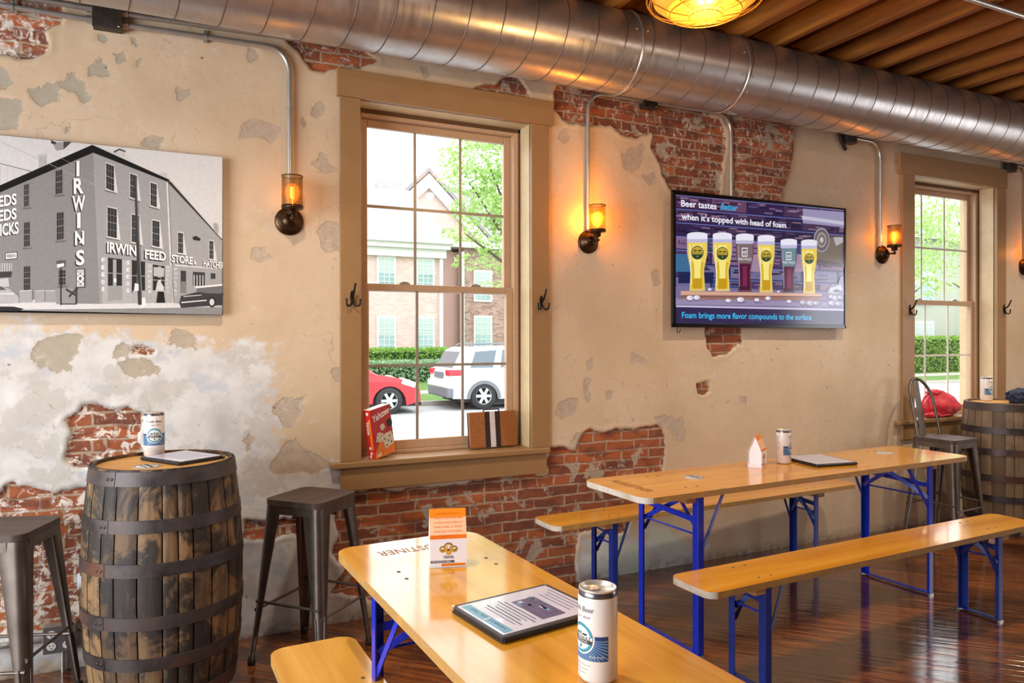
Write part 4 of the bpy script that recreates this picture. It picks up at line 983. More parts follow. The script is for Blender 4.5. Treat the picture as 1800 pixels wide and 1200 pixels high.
def glass(cx, top, bot, w, beer, edge, logo):
    def prof(k):  # half width down the glass
        return w*(0.50-0.02*k) if k < 0.35 else w*(0.493-0.17*((k-0.35)/0.3)) if k < 0.65 else w*(0.323+0.06*((k-0.65)/0.35))
    N = 20
    def outline(s, k0, k1): 
        ks = [k0+(k1-k0)*i/N for i in range(N+1)]
        return [(cx-prof(k)*s, lerp(top, bot, k)) for k in ks]+[(cx+prof(k)*s, lerp(top, bot, k)) for k in ks[::-1]]
    dark = beer[0] == 'd'
    S(outline(1.0, 0.12, 1), edge)
    S(outline(0.86, 0.16, 0.95), {'d': '#5a3140', 'l': '#f0d25a'}[beer[0]])
    if dark: S(outline(0.86, 0.16, 0.5), '#6f8a94' if beer == 'd2' else '#7e6a6e'); S(outline(0.8, 0.52, 0.97), '#4a1238'); S(outline(0.35, 0.55, 0.9), '#7d2450')
    else:
        S(outline(0.78, 0.5, 0.94), '#d9b42a'); S(outline(0.45, 0.2, 0.92), '#fbe884'); S(outline(0.6, 0.78, 0.96), '#c79a1c')
    S([(cx-w*0.40, lerp(top, bot, 0.2)), (cx-w*0.34, lerp(top, bot, 0.2)), (cx-w*0.27, lerp(top, bot, 0.9)), (cx-w*0.31, lerp(top, bot, 0.9))], '#f6efcf' if not dark else '#a890a4')
    S([(cx-w*0.5, top+w*0.07)]+[(cx+w*0.5*math.cos(PI-PI*i/12), top+w*0.07-w*0.13*math.sin(PI*i/12)) for i in range(13)]+[(cx+w*0.49, lerp(top, bot, 0.145)), (cx-w*0.49, lerp(top, bot, 0.145))], '#e7e3f2', 1.0)
    S([(cx-w*0.49, lerp(top, bot, 0.10)), (cx+w*0.49, lerp(top, bot, 0.10)), (cx+w*0.48, lerp(top, bot, 0.16)), (cx-w*0.48, lerp(top, bot, 0.16))], '#c3bedd')
    ly = lerp(top, bot, logo); r = w*0.30
    if dark:
        for a in ((-.34, -.42, .30, -.37), (-.34, .02, .30, .07), (-.34, -.42, -.29, .07), (.25, -.42, .30, .07)): S([(cx+w*a[0]*0.5, ly+w*a[1]), (cx+w*a[2]*0.5, ly+w*a[1]), (cx+w*a[2]*0.5, ly+w*a[3]), (cx+w*a[0]*0.5, ly+w*a[3])], '#f2f0f6', 1.0)
        Stext('MP', cx-w*0.12, ly-w*0.03, cx+w*0.11, ly-w*0.03, w*0.22, '#f2f0f6', bold=0); Stext('MAD PAULS', cx-w*0.36, ly+w*0.28, cx+w*0.38, ly+w*0.29, w*0.14, '#f2f0f6', bold=0)
    else:
        S([(cx+r*math.cos(2*PI*i/28), ly+r*1.12*math.sin(2*PI*i/28)) for i in range(28)], '#2a4a30'); S([(cx+r*0.88*math.cos(2*PI*i/28), ly+r*0.98*math.sin(2*PI*i/28)) for i in range(28)], '#c9a93c')
        S([(cx+r*0.88*math.cos(PI*i/14), ly+r*0.28+r*0.70*math.sin(PI*i/14)) for i in range(15)], '#23452f'); S([(cx-r*0.62, ly-r*0.42), (cx-r*0.1, ly-r*0.42), (cx-r*0.1, ly-r*0.22), (cx-r*0.62, ly-r*0.22)], '#23351f'); S([(cx+r*0.1, ly-r*0.42), (cx+r*0.62, ly-r*0.42), (cx+r*0.62, ly-r*0.22), (cx+r*0.1, ly-r*0.22)], '#23351f')
        Stext('MAD PAULS', cx-r*0.95, ly+r*0.22, cx+r*0.95, ly+r*0.24, r*0.34, '#2a3d1c', bold=0)
        S([(cx-r*0.1, ly+r*0.5), (cx+r*0.1, ly+r*0.5), (cx, ly+r*0.85)], '#d8b840')
glass(247, 400, 850, 160, 'l', '#e2c56a', 0.335)
glass(443, 402, 852, 150, 'l', '#e4cc7c', 0.345)
glass(618, 410, 858, 140, 'd1', '#6d4a52', 0.36)
glass(785, 420, 862, 134, 'l', '#e2c872', 0.355)
glass(962, 450, 866, 128, 'd2', '#5d5a66', 0.36)
glass(1120, 455, 868, 124, 'l', '#dfc262', 0.345)
for cx, cy, r in ((190, 905, 30), (243, 902, 28), (345, 838, 16), (490, 925, 24), (585, 918, 32), (713, 920, 22), (800, 908, 24), (965, 932, 20), (882, 855, 12), (1075, 940, 30), (1130, 945, 34), (1175, 945, 26), (1300, 895, 30), (1330, 905, 34), (1365, 900, 24), (1300, 945, 34), (1350, 948, 30)):
    S([(cx+r*math.cos(2*PI*i/12), cy+r*0.75*math.sin(2*PI*i/12)+r*0.15) for i in range(12)], '#554a6e', 0.9); S([(cx+r*0.92*math.cos(2*PI*i/12), cy+r*0.66*math.sin(2*PI*i/12)) for i in range(12)], '#d9d2e4' if cx < 1050 else '#a7a0b8'); S([(cx-r*0.3+r*0.45*math.cos(2*PI*i/10), cy-r*0.1+r*0.35*math.sin(2*PI*i/10)) for i in range(10)], '#f2eef8' if cx < 1050 else '#c8c2d4', 1.0)
S([(1255, 870), (1268, 830), (1300, 800), (1345, 795), (1365, 740), (1390, 725), (1393, 880), (1330, 890)], '#8f8ba0'); S([(1275, 860), (1290, 825), (1330, 815), (1370, 800), (1385, 840), (1330, 870)], '#c9c5d6'); S([(1300, 850), (1340, 835), (1370, 850), (1330, 862)], '#5c5870')
Stext('Beer tastes', 122, 188, 398, 212, 50, '#f4f2fb', bold=0.0009, st=1.0); Stext('Better', 428, 213, 566, 224, 46, '#2fb4ee', italic=0.25, bold=0.0008, st=1.0)
Stext("when it's topped with head of foam", 124, 290, 942, 358, 46, '#f4f2fb', bold=0.0009, st=1.0)
Stext('Foam brings more flavor compounds to the surface', 128, 1060, 1140, 1076, 46, '#39bdf2', bold=0.0008, st=1.0)
so = scr.build('screen', smats, tv)
so.data.flip_normals() if False else None
MB().tube(bend([(0.05, 0.02, 0.0), (0.05, 0.02, -0.03), (0.075, 0.03, -0.035), (0.085, 0.03, -0.01)], 0.012), 0.003, 6).build('cable_loop', m_cable, tv)

# ================================================================== CANVAS PRINT
CY = 3.725
def pp(cx, cy): p = at_y(cx/3.3325, 220+cy/3.3325, CY); return (p.x, p.z)
PX0, PX1 = -1.30, 0.2435
PZ0, PZ1 = 1.588, 2.345
pic = thing('canvas_print', 'black and white photo canvas of an old feed store', 'picture', (PX0, CY, PZ0))
MB().box((0, 0.0, 0), (PX1-PX0, D-CY-0.010, PZ1-PZ0)).build('canvas', plain('canvas_edge', '#4b4846', 0.8), pic, bevel=0.002)
pm = MB(); pmats = []; pidx = {}; LP = Layers()
def gm(v):
    if v not in pidx:
        pidx[v] = len(pmats); c = (v, v*0.985, v*0.975); pmats.append(plain('print_grey_%d' % int(v*1000), c, 0.6, var=0.06, scale=60, Specular_IOR_Level=0.08))
    return pidx[v]
def clipx(pts):  # keep the drawing inside the canvas
    return [(min(max(x, 0.001), PX1-PX0-0.001), min(max(z, 0.001), PZ1-PZ0-0.001)) for x, z in pts]
def G(pts, v):
    y = -0.0002-0.00012*LP.put(pts)
    q = clipx([(pp(a, b)[0]-PX0, pp(a, b)[1]-PZ0) for a, b in pts]); pm.add([(x, y, z) for x, z in q], [tuple(range(len(q)))], gm(v))
def Gtext(s, x0, y0, x1, y1, hpx, v, bold=0.0015, slant=None, sh=0.0):
    y = -0.0002-0.00012*LP.put([(x0, min(y0, y1)-hpx*1.2), (x1, max(y0, y1)+hpx*0.3)])
    a = Vector(pp(x0, y0)); b = Vector(pp(x1, y1)); d = b-a; L = d.length; d.normalize()
    hh = abs(pp(x0, y0)[1]-pp(x0, y0-hpx)[1])
    put_text(pm, s, lambda p, q: (min(max(a.x+d.x*p-PX0+sh, 0.001), PX1-PX0-0.001), y, min(a.y+d.y*p+q-PZ0, PZ1-PZ0-0.001)), width=L, height=hh, mi=gm(v), bold=bold)
SKY, LW, RW, DK, WHT = 0.60, 0.235, 0.315, 0.012, 0.80
G([(-1200, -60), (1308, 185), (1300, 1112), (-1200, 1060)], SKY)
G([(-1200, 220), (0, 222), (30, 236), (190, 268), (190, 420), (-1200, 700)], 0.58)
for k in range(5): G([(-40+k*40, 235+k*6), (-36+k*40, 235+k*6), (-36+k*40, 345), (-40+k*40, 345)], 0.50)
# left and right faces of the building
G([(-1200, 1010), (-1200, 940), (0, 375), (540, 155), (560, 150), (585, 1050), (460, 1050), (0, 1000)], LW)
G([(545, 150), (985, 325), (1020, 1042), (585, 1050)], RW)
G([(985, 325), (1000, 345), (1262, 632), (1300, 672), (1300, 1060), (1018, 1042)], 0.34)
G([(225, 172), (272, 172), (272, 246), (228, 262)], 0.42); G([(222, 168), (276, 168), (276, 180), (222, 180)], 0.5)
G([(668, 148), (700, 138), (733, 150), (728, 185), (690, 175)], 0.52); G([(664, 154), (700, 136), (738, 152), (732, 158), (700, 146), (670, 162)], 0.06)
G([(930, 285), (955, 275), (978, 282), (976, 310), (940, 298)], 0.5)
G([(298, 82), (330, 100), (420, 95), (372, 142), (330, 150)], 0.30); G([(298, 82), (330, 100), (328, 112), (300, 108)], 0.05); G([(372, 97), (420, 95), (372, 142)], 0.06)
# eaves
G([(540, 115), (548, 160), (-1200, 905), (-1200, 850), (0, 352)], DK); G([(540, 115), (994, 320), (988, 334), (548, 162)], DK)
G([(980, 326), (1000, 330), (1262, 625), (1262, 634), (992, 346)], 0.04); G([(1262, 628), (1302, 668), (1302, 676), (1262, 636)], 0.05)
G([(1248, 575), (1268, 570), (1280, 600), (1275, 640), (1255, 622)], 0.35)
G([(974, 335), (984, 335), (1016, 1042), (1006, 1042)], 0.60); G([(984, 335), (987, 335), (1019, 1042), (1016, 1042)], 0.15)
for (x0, y0, x1, y1, dx, dy) in ((0, 222, 190, 270, 0, 5), (0, 95, 560, 350, 0, 2), (120, 66, 620, 330, 0, 2), (520, 90, 760, 200, 0, 2)): G([(x0, y0), (x1, y1), (x1, y1+dy), (x0, y0+dy)], 0.2 if dy > 3 else 0.45)
def pwin(x0, y0, x1, y1, sk, rev=0):
    G([(x0-3, y0-6), (x1+3, y0-6+sk), (x1+(22 if rev else 3), y1+sk+(12 if rev else 8)), (x0-3, y1+8)], 0.62 if rev else 0.22)
    G([(x0, y0), (x1, y0+sk), (x1, y1+sk), (x0, y1)], 0.035)
    w = x1-x0; h = y1-y0
    for i in (1, 2): x = x0+w*i/3; G([(x-1, y0+sk*i/3), (x+1, y0+sk*i/3), (x+1, y1+sk*i/3), (x-1, y1+sk*i/3)], 0.18)
    for i in (1, 2, 3): y = y0+h*i/4; c = 4 if i == 2 else 1.5; G([(x0, y-c/2), (x1, y+sk-c/2), (x1, y+sk+c/2), (x0, y+c/2)], 0.28)
    G([(x0-8, y1+8), (x1+14, y1+sk+10), (x1+14, y1+sk+16), (x0-8, y1+15)], 0.12)
for a in ((141, 350, 168, 478, -6), (326, 268, 364, 405, -8), (141, 572, 174, 712, -5), (333, 515, 372, 672, -6), (345, 850, 383, 935, -2)): pwin(*a)
pwin(140, 828, 176, 965, -2)
for a in ((622, 222, 668, 370, 18), (763, 282, 803, 420, 15), (882, 335, 918, 468, 13), (630, 480, 684, 650, 12), (772, 522, 816, 682, 10), (893, 556, 934, 705, 9), (1043, 628, 1072, 745, 6), (1226, 675, 1250, 780, 5)): pwin(*a, rev=1)
G([(1127, 655), (1150, 648), (1176, 665), (1170, 678), (1132, 672)], 0.03)
# shop fronts
G([(600, 770), (1010, 825), (1012, 1045), (600, 1045)], 0.40)
for a in ((632, 775, 715, 1020), (772, 790, 850, 985), (895, 815, 965, 985)): G([(a[0], a[1]), (a[2], a[1]+10), (a[2], a[3]), (a[0], a[3])], 0.03); G([(a[0]+30, a[1]+10), (a[0]+50, a[1]+12), (a[0]+50, a[3]-30), (a[0]+30, a[3]-30)], 0.35); G([(a[0], a[1]+88), (a[2], a[1]+92), (a[2], a[1]+97), (a[0], a[1]+93)], 0.3)
G([(900, 830), (962, 838), (960, 888), (900, 884)], 0.45)
G([(632, 940), (715, 940), (715, 1022), (632, 1030)], 0.30); G([(776, 970), (1005, 965), (1005, 1040), (776, 1045)], 0.38)
G([(668, 898), (682, 898), (682, 920), (668, 920)], 0.85)
for a in ((1058, 850, 1090, 985), (1130, 858, 1200, 940), (1234, 865, 1262, 900)): G([(a[0], a[1]), (a[2], a[1]+4), (a[2], a[3]), (a[0], a[3])], 0.05)
for k in range(4): G([(1135+k*17, 878), (1140+k*17, 878), (1140+k*17, 940), (1135+k*17, 940)], 0.6)
G([(1060, 915), (1092, 915), (1092, 985), (1060, 985)], 0.2)
G([(1025, 815), (1300, 838), (1300, 846), (1025, 823)], 0.6)
# lettering with drop shadows
for dx, dy, v in ((-7, 6, 0.02), (0, 0, WHT)):
    for ch, x0, y0, x1, h in (('I', 448, 298, 466, 84), ('R', 432, 400, 490, 86), ('W', 424, 500, 500, 82), ('I', 452, 602, 472, 84), ('N', 440, 700, 494, 76), ("'", 466, 712, 474, 26), ('S', 446, 818, 496, 82)):
        Gtext(ch, x0+dx, y0+dy, x1+dx, y0+dy-4, h, v, bold=0.004 if v > .5 else 0.005)
    Gtext('IRWIN', 628+dx, 742+dy, 800+dx, 764+dy, 58, v, bold=0.003); Gtext('FEED', 850+dx, 778+dy, 972+dx, 794+dy, 50, v, bold=0.003)
    Gtext('STORE', 1006+dx*.7, 800+dy*.7, 1130+dx*.7, 815+dy*.7, 42, v, bold=0.0025); Gtext('&', 1136+dx*.6, 814+dy*.6, 1152+dx*.6, 816+dy*.6, 22, v); Gtext('HATCHERY', 1192+dx*.6, 826+dy*.6, 1330+dx*.6, 842+dy*.6, 36, v, bold=0.002)
    for s, y in (('SEEDS', 470), ('FEEDS', 555), ('CHICKS', 640)):
        Gtext(s, (-72 if s != 'CHICKS' else -78)+dx*.8, y+18+dy*.8, 98+dx*.8 if s != 'CHICKS' else 110+dx*.8, y-8+dy*.8, 62 if s != 'CHICKS' else 66, v, bold=0.003)
for s, x, y0, y1, v in (('FEEDS', 604, 800, 970, 0.8), ('SEEDS', 750, 815, 978, 0.75), ('CHICKS', 878, 832, 982, 0.68), ('QUALITY', 984, 835, 985, 0.6), ('POULTRY', 1030, 850, 1000, 0.6)):
    n_ = len(s)
    for i, ch in enumerate(s): yy = lerp(y0, y1, i/(n_-1)); hh = (y1-y0)/n_*0.62; Gtext(ch, x-9, yy, x+9 if ch != 'I' else x-4, yy, hh, v)
# checkerboard badge
G([(446, 842), (496, 838), (498, 950), (446, 952)], 0.04); G([(450, 846), (492, 843), (494, 946), (450, 947)], 0.5)
for k in range(3):
    for i in range(5): G([(452+k*15+(i % 2)*6, 866+i*15), (460+k*15+(i % 2)*6, 866+i*15), (460+k*15+(i % 2)*6, 874+i*15), (452+k*15+(i % 2)*6, 874+i*15)], 0.06 if (i+k) % 2 else 0.85)
G([(470, 872), (490, 895), (470, 925), (452, 897)], 0.85); G([(470, 884), (482, 897), (470, 912), (460, 898)], 0.1)
# little sign, awning, street furniture
G([(30, 748), (102, 740), (102, 782), (30, 790)], 0.05); G([(34, 752), (98, 745), (98, 778), (34, 785)], 0.75); Gtext('FEEDS', 40, 776, 92, 770, 16, 0.1)
G([(-300, 800), (72, 808), (70, 860), (-300, 880)], 0.5); G([(-300, 872), (70, 855), (66, 890), (-300, 900)], 0.05)
for k in range(5): G([(4+k*14, 806), (9+k*14, 806), (9+k*14, 856), (4+k*14, 858)], 0.15)
G([(0, 900), (50, 895), (55, 945), (0, 945)], 0.5)
# pavement, road
G([(-1200, 1010), (0, 1050), (100, 1040), (585, 1046), (1020, 1040), (1060, 1055), (1060, 1085), (300, 1085), (-1200, 1060)], 0.62)
G([(-1200, 1085), (80, 1080), (640, 1075), (1302, 1065), (1300, 1114), (-1200, 1060)], 0.25); G([(-1200, 1050), (80, 1062), (140, 1075), (110, 1090), (-1200, 1075)], 0.03)
for x0, x1, v in ((115, 188, 0.36), (205, 262, 0.34), (265, 330, 0.32)): G([(x0, 968), (x1, 965), (x1, 1034), (x0, 1036)], v); G([(x0, 968), (x1, 965), (x1, 970), (x0, 973)], 0.55)
G([(320, 960), (400, 955), (450, 955), (450, 1048), (330, 1048)], 0.28); G([(388, 955), (448, 990), (440, 1000), (384, 966)], 0.05); G([(400, 1000), (450, 950), (456, 958), (408, 1010)], 0.05); G([(440, 952), (450, 952), (450, 1050), (442, 1050)], 0.05); G([(360, 1044), (450, 1044), (450, 1050), (360, 1050)], 0.05)
G([(352, 790), (359, 790), (361, 1055), (354, 1055)], 0.04); G([(328, 795), (380, 790), (380, 830), (340, 830)], 0.1); G([(334, 815), (376, 808), (376, 826), (336, 836)], 0.75)
# utility pole
G([(786, 300), (796, 300), (832, 1052), (808, 1052)], 0.05); G([(796, 300), (799, 300), (836, 1052), (830, 1052)], 0.2)
# people and cars
G([(922, 915), (942, 918), (962, 950), (958, 975), (925, 980), (912, 965)], 0.55); G([(924, 972), (960, 975), (968, 1040), (915, 1040)], 0.02); G([(926, 898), (938, 896), (942, 915), (928, 918)], 0.6); G([(924, 893), (942, 892), (942, 904), (924, 906)], 0.03)
G([(832, 1010), (850, 1008), (858, 1060), (830, 1068)], 0.75); G([(790, 925), (812, 930), (812, 970), (785, 970)], 0.7)
G([(-300, 945), (0, 940), (60, 960), (108, 1000), (112, 1040), (-300, 1050)], 0.42); G([(-300, 930), (10, 945), (40, 965), (-300, 970)], 0.1); G([(0, 985), (85, 985), (85, 990), (0, 990)], 0.75)
G([(1050, 1040), (1060, 1000), (1150, 978), (1210, 975), (1302, 960), (1302, 1052), (1060, 1070)], 0.05); G([(1140, 945), (1302, 930), (1302, 942), (1150, 958)], 0.75); G([(1150, 955), (1302, 940), (1302, 985), (1220, 985), (1150, 975)], 0.15)
G([(1062, 1035), (1210, 1022), (1210, 1028), (1062, 1042)], 0.7); G([(1075, 1000), (1180, 992), (1180, 997), (1075, 1006)], 0.5)
G([(1241+22*math.cos(2*PI*i/20), 1036+30*math.sin(2*PI*i/20)) for i in range(20)], 0.03); G([(1241+14*math.cos(2*PI*i/20), 1036+20*math.sin(2*PI*i/20)) for i in range(20)], 0.6)
pm.build('printed_photo', pmats, pic)

# ================================================================== HOOKS, OUTLET
m_iron = plain('black_iron', '#1c1917', 0.45, 0.6, var=0.2)
def hook():
    t = thing('coat_hook', '', 'hook', (0, 0, 0))
    b = MB(); b.prism([(0.010*math.cos(2*PI*k/16), 0.034*math.sin(2*PI*k/16)) for k in range(16)], -0.004, 0.001, 'Y'); b.build('mounting_plate', m_iron, t, bevel=0.001)
    u = MB(); u.tube(bend([(0, -0.003, -0.005), (0, -0.035, 0.012), (0.004, -0.055, 0.062)], 0.03, 8), [0.006]*10+[0.005], 8); u.lathe([(0, -0.006), (0.006, -0.003), (0.0065, 0.002), (0, 0.007)], 10, (0.004, -0.056, 0.064)); u.build('upper_prong', m_iron, t)
    for s in (-1, 1):
        l = MB(); l.tube(bend([(0, -0.004, -0.01), (s*0.012, -0.018, -0.048), (s*0.034, -0.03, -0.046), (s*0.036, -0.032, -0.016)], 0.02, 7), 0.0048, 8); l.lathe([(0, -0.006), (0.006, -0.002), (0.006, 0.003), (0, 0.007)], 10, (s*0.036, -0.032, -0.015)); l.build('lower_prong', m_iron, t)
    return t
h0 = hook(); h0['group'] = 'black iron coat hooks on the window casings'; h0.location = (0.868, D-0.022, 1.69); h0['label'] = 'black coat hook on the left casing of the near window'
dup(h0, (1.977, D-0.022, 1.69), 0, 'black coat hook on the right casing of the near window')
dup(h0, (5.276-0.055, D-0.022, 1.70), 0, 'black coat hook on the left casing of the far window')
dup(h0, (6.425, D-0.022, 1.725), 0, 'black coat hook on the right casing of the far window')
ob = thing('outlet_box', 'steel box with four white power sockets low on the brick wall', 'outlet', (-0.43, D, 0.155))
MB().box((-0.062, -0.045, -0.058), (0.062, 0.012, 0.058)).build('box_body', m_pipe, ob, bevel=0.006)
MB().box((-0.063, -0.049, -0.059), (0.063, -0.044, 0.059)).build('cover_plate', plain('grey_cover', '#7d7d7d', 0.4, 0.6), ob, bevel=0.006)
for sx in (-1, 1):
    for sz in (-1, 1):
        s = MB(); s.prism([(sx*0.030+0.018*math.cos(2*PI*k/20), sz*0.026+0.0165*math.sin(2*PI*k/20)) for k in range(20)], -0.052, -0.048, 'Y'); so = s.build('socket', plain('white_socket', '#e9e7e3', 0.4), ob)
        h = MB(); h.box((sx*0.030-0.008, -0.053, sz*0.026), (sx*0.030-0.0055, -0.0515, sz*0.026+0.008)); h.box((sx*0.030+0.0055, -0.053, sz*0.026), (sx*0.030+0.008, -0.0515, sz*0.026+0.008)); h.box((sx*0.030-0.0025, -0.053, sz*0.026-0.010), (sx*0.030+0.0025, -0.0515, sz*0.026-0.005)); h.build('slot', m_blackp, so)
MB().tube([(-1.6, -0.024, 0.0), (-0.06, -0.024, 0.0)], 0.0125, 12).build('conduit_stub', m_pipe, ob)
MB().tube([(0.01, -0.018, -0.055), (0.01, -0.018, -0.156)], 0.009, 10).build('drop_stub', m_pipe, ob)

# ================================================================== BEER GARDEN TABLES AND BENCHES
m_pine = streak('varnished_orange_pine', ('#b6761c', '#d4942a', '#e3a63e', '#ecb452'), 0.22, axis=0, freq=10, stretch=0.05, bump=0.05, knots=True, coat=1.0)
m_pinedark = streak('varnished_amber_pine', ('#b47016', '#d18c22', '#e09e32', '#e9ad46'), 0.22, axis=0, freq=10, stretch=0.05, bump=0.05, knots=True, coat=1.0)
t = NT('worn_plank_edge'); n = t.noise(18, 5, 0.7, t.coords()); t.set(t.ramp(n, ((0.35, (0.54, 0.29, 0.06)), (0.55, (0.40, 0.22, 0.07)), (0.8, (0.50, 0.38, 0.24)))), 0.5); m_pedge = t.m
t = NT('worn_glare_end'); n = t.noise(14, 5, 0.7, t.coords()); t.set(t.ramp(n, ((0.35, (0.50, 0.40, 0.28)), (0.55, (0.66, 0.60, 0.52)), (0.8, (0.72, 0.69, 0.64)))), 0.45); m_pend = t.m  # worn ends, with window glare painted in as white
m_batten = streak('raw_batten', ('#a8713f', '#c08a55', '#cd9c69'), 0.6, axis=1, freq=14)
m_blue = plain('ultramarine_steel_paint', '#0c2cb4', 0.35, var=0.10, scale=12, Coat_Weight=0.3)
m_blue2 = plain('worn_navy_steel_paint', '#1b3288', 0.4, var=0.22, scale=18)
m_rivet = plain('dull_bolt', '#6b6254', 0.4, 0.8)
m_glide = plain('bare_metal_glide', '#b9b5ab', 0.35, 0.8)
m_marker = plain('burnt_stamp_ink', '#8a5520', 0.5)
def trestle(name, label, cat, loc, rz, L, Wd, H, inset, paint, top_m, group, stamp=None, corner=0.06):
    t = thing(name, label, cat, loc, rz, group); th = 0.027; zt = H; zb = H-th
    poly = rrect(L, Wd, corner, 8)
    m = MB(); m.prism(poly, zb, zt, 'Z', 0); n = len(poly)
    for i in range(2, 2+n):
        a, b = poly[i-2], poly[(i-1) % n]; m.mi[i] = 2 if (abs(a[0]) > L/2-corner*0.9 and abs(b[0]) > L/2-corner*0.9) else 1
    top = m.build('tabletop' if H > 0.6 else 'seat_plank', [top_m, m_pedge, m_pend], t, bevel=0.005, seg=2, angle=60)
    # bolt heads let into the top
    bo = MB()
    for s in (-1, 1):
        for dx in (-0.02, 0.05):
            for fy in (-0.28, 0.3): bo.lathe([(0.006, 0), (0.006, 0.0012), (0, 0.0014)], 10, (s*(L/2-inset-dx), fy*Wd, zt))
    bo.build('bolt', m_rivet, top)
    if stamp:
        sb = MB(); put_text(sb, stamp, lambda a, b: (-L/2+0.10+b, Wd*0.32-a, zt+0.0006), width=Wd*0.6, height=0.05, center=False)
        sb.build('stamped_lettering', m_marker, top)
    lw = 0.034; ly = Wd/2-0.028 if H > 0.6 else Wd/2-0.022
    for s in (-1, 1):
        lx = s*(L/2-inset)
        MB().box((lx-s*0.0-0.03+s*0.045, -Wd*0.42, zb-0.032), (lx+0.03+s*0.045, Wd*0.42, zb-0.0005)).build('batten', m_batten, t, bevel=0.002)
        for q in (-1, 1):
            g = MB(); y0 = q*ly
            g.box((lx-lw/2, y0-0.0025, 0.006), (lx+lw/2, y0+0.0025, zb-0.001)); 
            xx = lx+s*lw/2; g.box((xx-0.0025, min(y0, y0-q*lw), 0.006), (xx+0.0025, max(y0, y0-q*lw), zb-0.001))
            lo = g.build('leg', paint, t, bevel=0.001)
            MB().box((lx-lw/2-0.001, y0-0.006, 0.0), (lx+lw/2+0.001, y0+0.006, 0.010)).build('foot_glide', m_glide, lo)
        cz = zb-0.10 if H > 0.6 else zb-0.055
        MB().bar((lx, -ly, cz-0.02), (lx, ly, cz+0.0), 0.006, 0.026, up=(0, 0, 1)).build('crossbar', paint, t)
        MB().box((lx-0.014, -ly, 0.010), (lx+0.014, ly, 0.016)).build('foot_bar', paint, t)
        rz_ = zb-0.185 if H > 0.6 else zb-0.125
        MB().tube([(lx, -ly, rz_), (lx, ly, rz_)], 0.005, 8).build('tie_rod', m_blue, t)
        dz = 0.19 if H > 0.6 else 0.15; inn = 0.17 if H > 0.6 else 0.12
        for q in (-1, 1):
            MB().bar((lx-s*0.008, q*(ly-0.01), zb-dz), (lx-s*inn*0.55, -q*ly*0.45, zb-0.004), 0.005, 0.022, up=(0, 0, 1)).build('brace', paint, t)
            st = MB(); st.bar((lx-s*0.012, q*(ly-0.004), zb-dz-0.06), (lx-s*inn, q*(ly-0.03), zb-0.004), 0.004, 0.018, up=(0, 0, 1)); st.build('folding_stay', paint, t)
    return t
GT = 'beer garden tables'; GB = 'beer garden benches'
trestle('trestle_table', 'long orange trestle table by the wall under the television', 'table', (3.068, 2.875, 0), math.radians(2.4), 2.42, 0.49, 0.775, 0.345, m_blue, m_pinedark, GT, 'AUGUSTINER')
trestle('trestle_table', 'glossy orange trestle table running towards the viewer, foreground', 'table', (0.80, 1.215, 0), math.radians(-87.6), 2.42, 0.50, 0.775, 0.345, m_blue, m_pine, GT, 'AUGUSTINER')
trestle('trestle_bench', 'long orange bench on the near side of the wall table', 'bench', (3.06, 2.360, 0), math.radians(1.9), 2.33, 0.25, 0.48, 0.335, m_blue2, m_pinedark, GB, corner=0.05)
trestle('trestle_bench', 'long orange bench between the wall table and the wall', 'bench', (3.045, 3.500, 0), math.radians(2.2), 2.42, 0.25, 0.48, 0.40, m_blue2, m_pinedark, GB, corner=0.05)
trestle('trestle_bench', 'orange bench end left of the foreground table', 'bench', (0.46, 1.235, 0), math.radians(-88.2), 2.36, 0.27, 0.48, 0.345, m_blue2, m_pine, GB, corner=0.055)

# ================================================================== BARRELS
t = NT('charred_oak_staves')
sv_ = t.add('ShaderNodeAttribute', attribute_name='stave').outputs['Fac']
v = t.coords(scale=(14, 14, 1.2)); n1 = t.noise(1.6, 6, 0.65, v, 0.5); n2 = t.noise(4.6, 7, 0.72, t.coords(scale=(1, 1, 0.8)), 0.8); n3 = t.noise(11, 4, 0.7, t.coords(scale=(1, 1, 0.5)))
col = t.ramp(sv_, ((0.0, (0.095, 0.052, 0.024)), (0.5, (0.185, 0.106, 0.047)), (1.0, (0.31, 0.18, 0.075))))
col = t.mix(t.fr(n1, 0.42, 0.62, 0, 0.75), col, (0.065, 0.038, 0.021))
col = t.mix(t.fr(n2, 0.455, 0.535, 0, 0.93), col, (0.016, 0.013, 0.012))
col = t.mix(t.fr(n3, 0.60, 0.72, 0, 0.5), col, (0.42, 0.25, 0.10))
t.set(col, 0.62); t.bump(t.math('ADD', n1, t.math('MULTIPLY', n3, 0.6)), 0.5, 0.006); m_stave = t.m
t = NT('grey_weathered_staves'); sv_ = t.add('ShaderNodeAttribute', attribute_name='stave').outputs['Fac']; v = t.coords(scale=(14, 14, 1.2)); n1 = t.noise(1.6, 6, 0.65, v, 0.5); n2 = t.noise(5, 4, 0.6, t.coords())
col = t.ramp(sv_, ((0.0, (0.12, 0.072, 0.038)), (0.5, (0.19, 0.122, 0.066)), (1.0, (0.27, 0.182, 0.10))))
col = t.mix(t.fr(n1, 0.35, 0.7, 0, 0.6), col, (0.13, 0.085, 0.05)); col = t.mix(t.fr(n2, 0.55, 0.7, 0, 0.6), col, (0.07, 0.05, 0.04)); t.set(col, 0.65); t.bump(n1, 0.5, 0.006); m_stave2 = t.m
t = NT('rusty_hoop_iron'); n1 = t.noise(9, 5, 0.65, t.coords()); n2 = t.noise(3, 3, 0.6, t.coords())
t.set(t.mix(t.fr(n2, 0.54, 0.68, 0, 0.8), t.ramp(n1, ((0.3, (0.035, 0.029, 0.029)), (0.55, (0.085, 0.070, 0.068)), (0.75, (0.11, 0.068, 0.05)))), (0.19, 0.075, 0.04)), t.fr(n1, 0.3, 0.7, 0.38, 0.6), 0.55); t.bump(n1, 0.2, 0.003); m_hoop = t.m
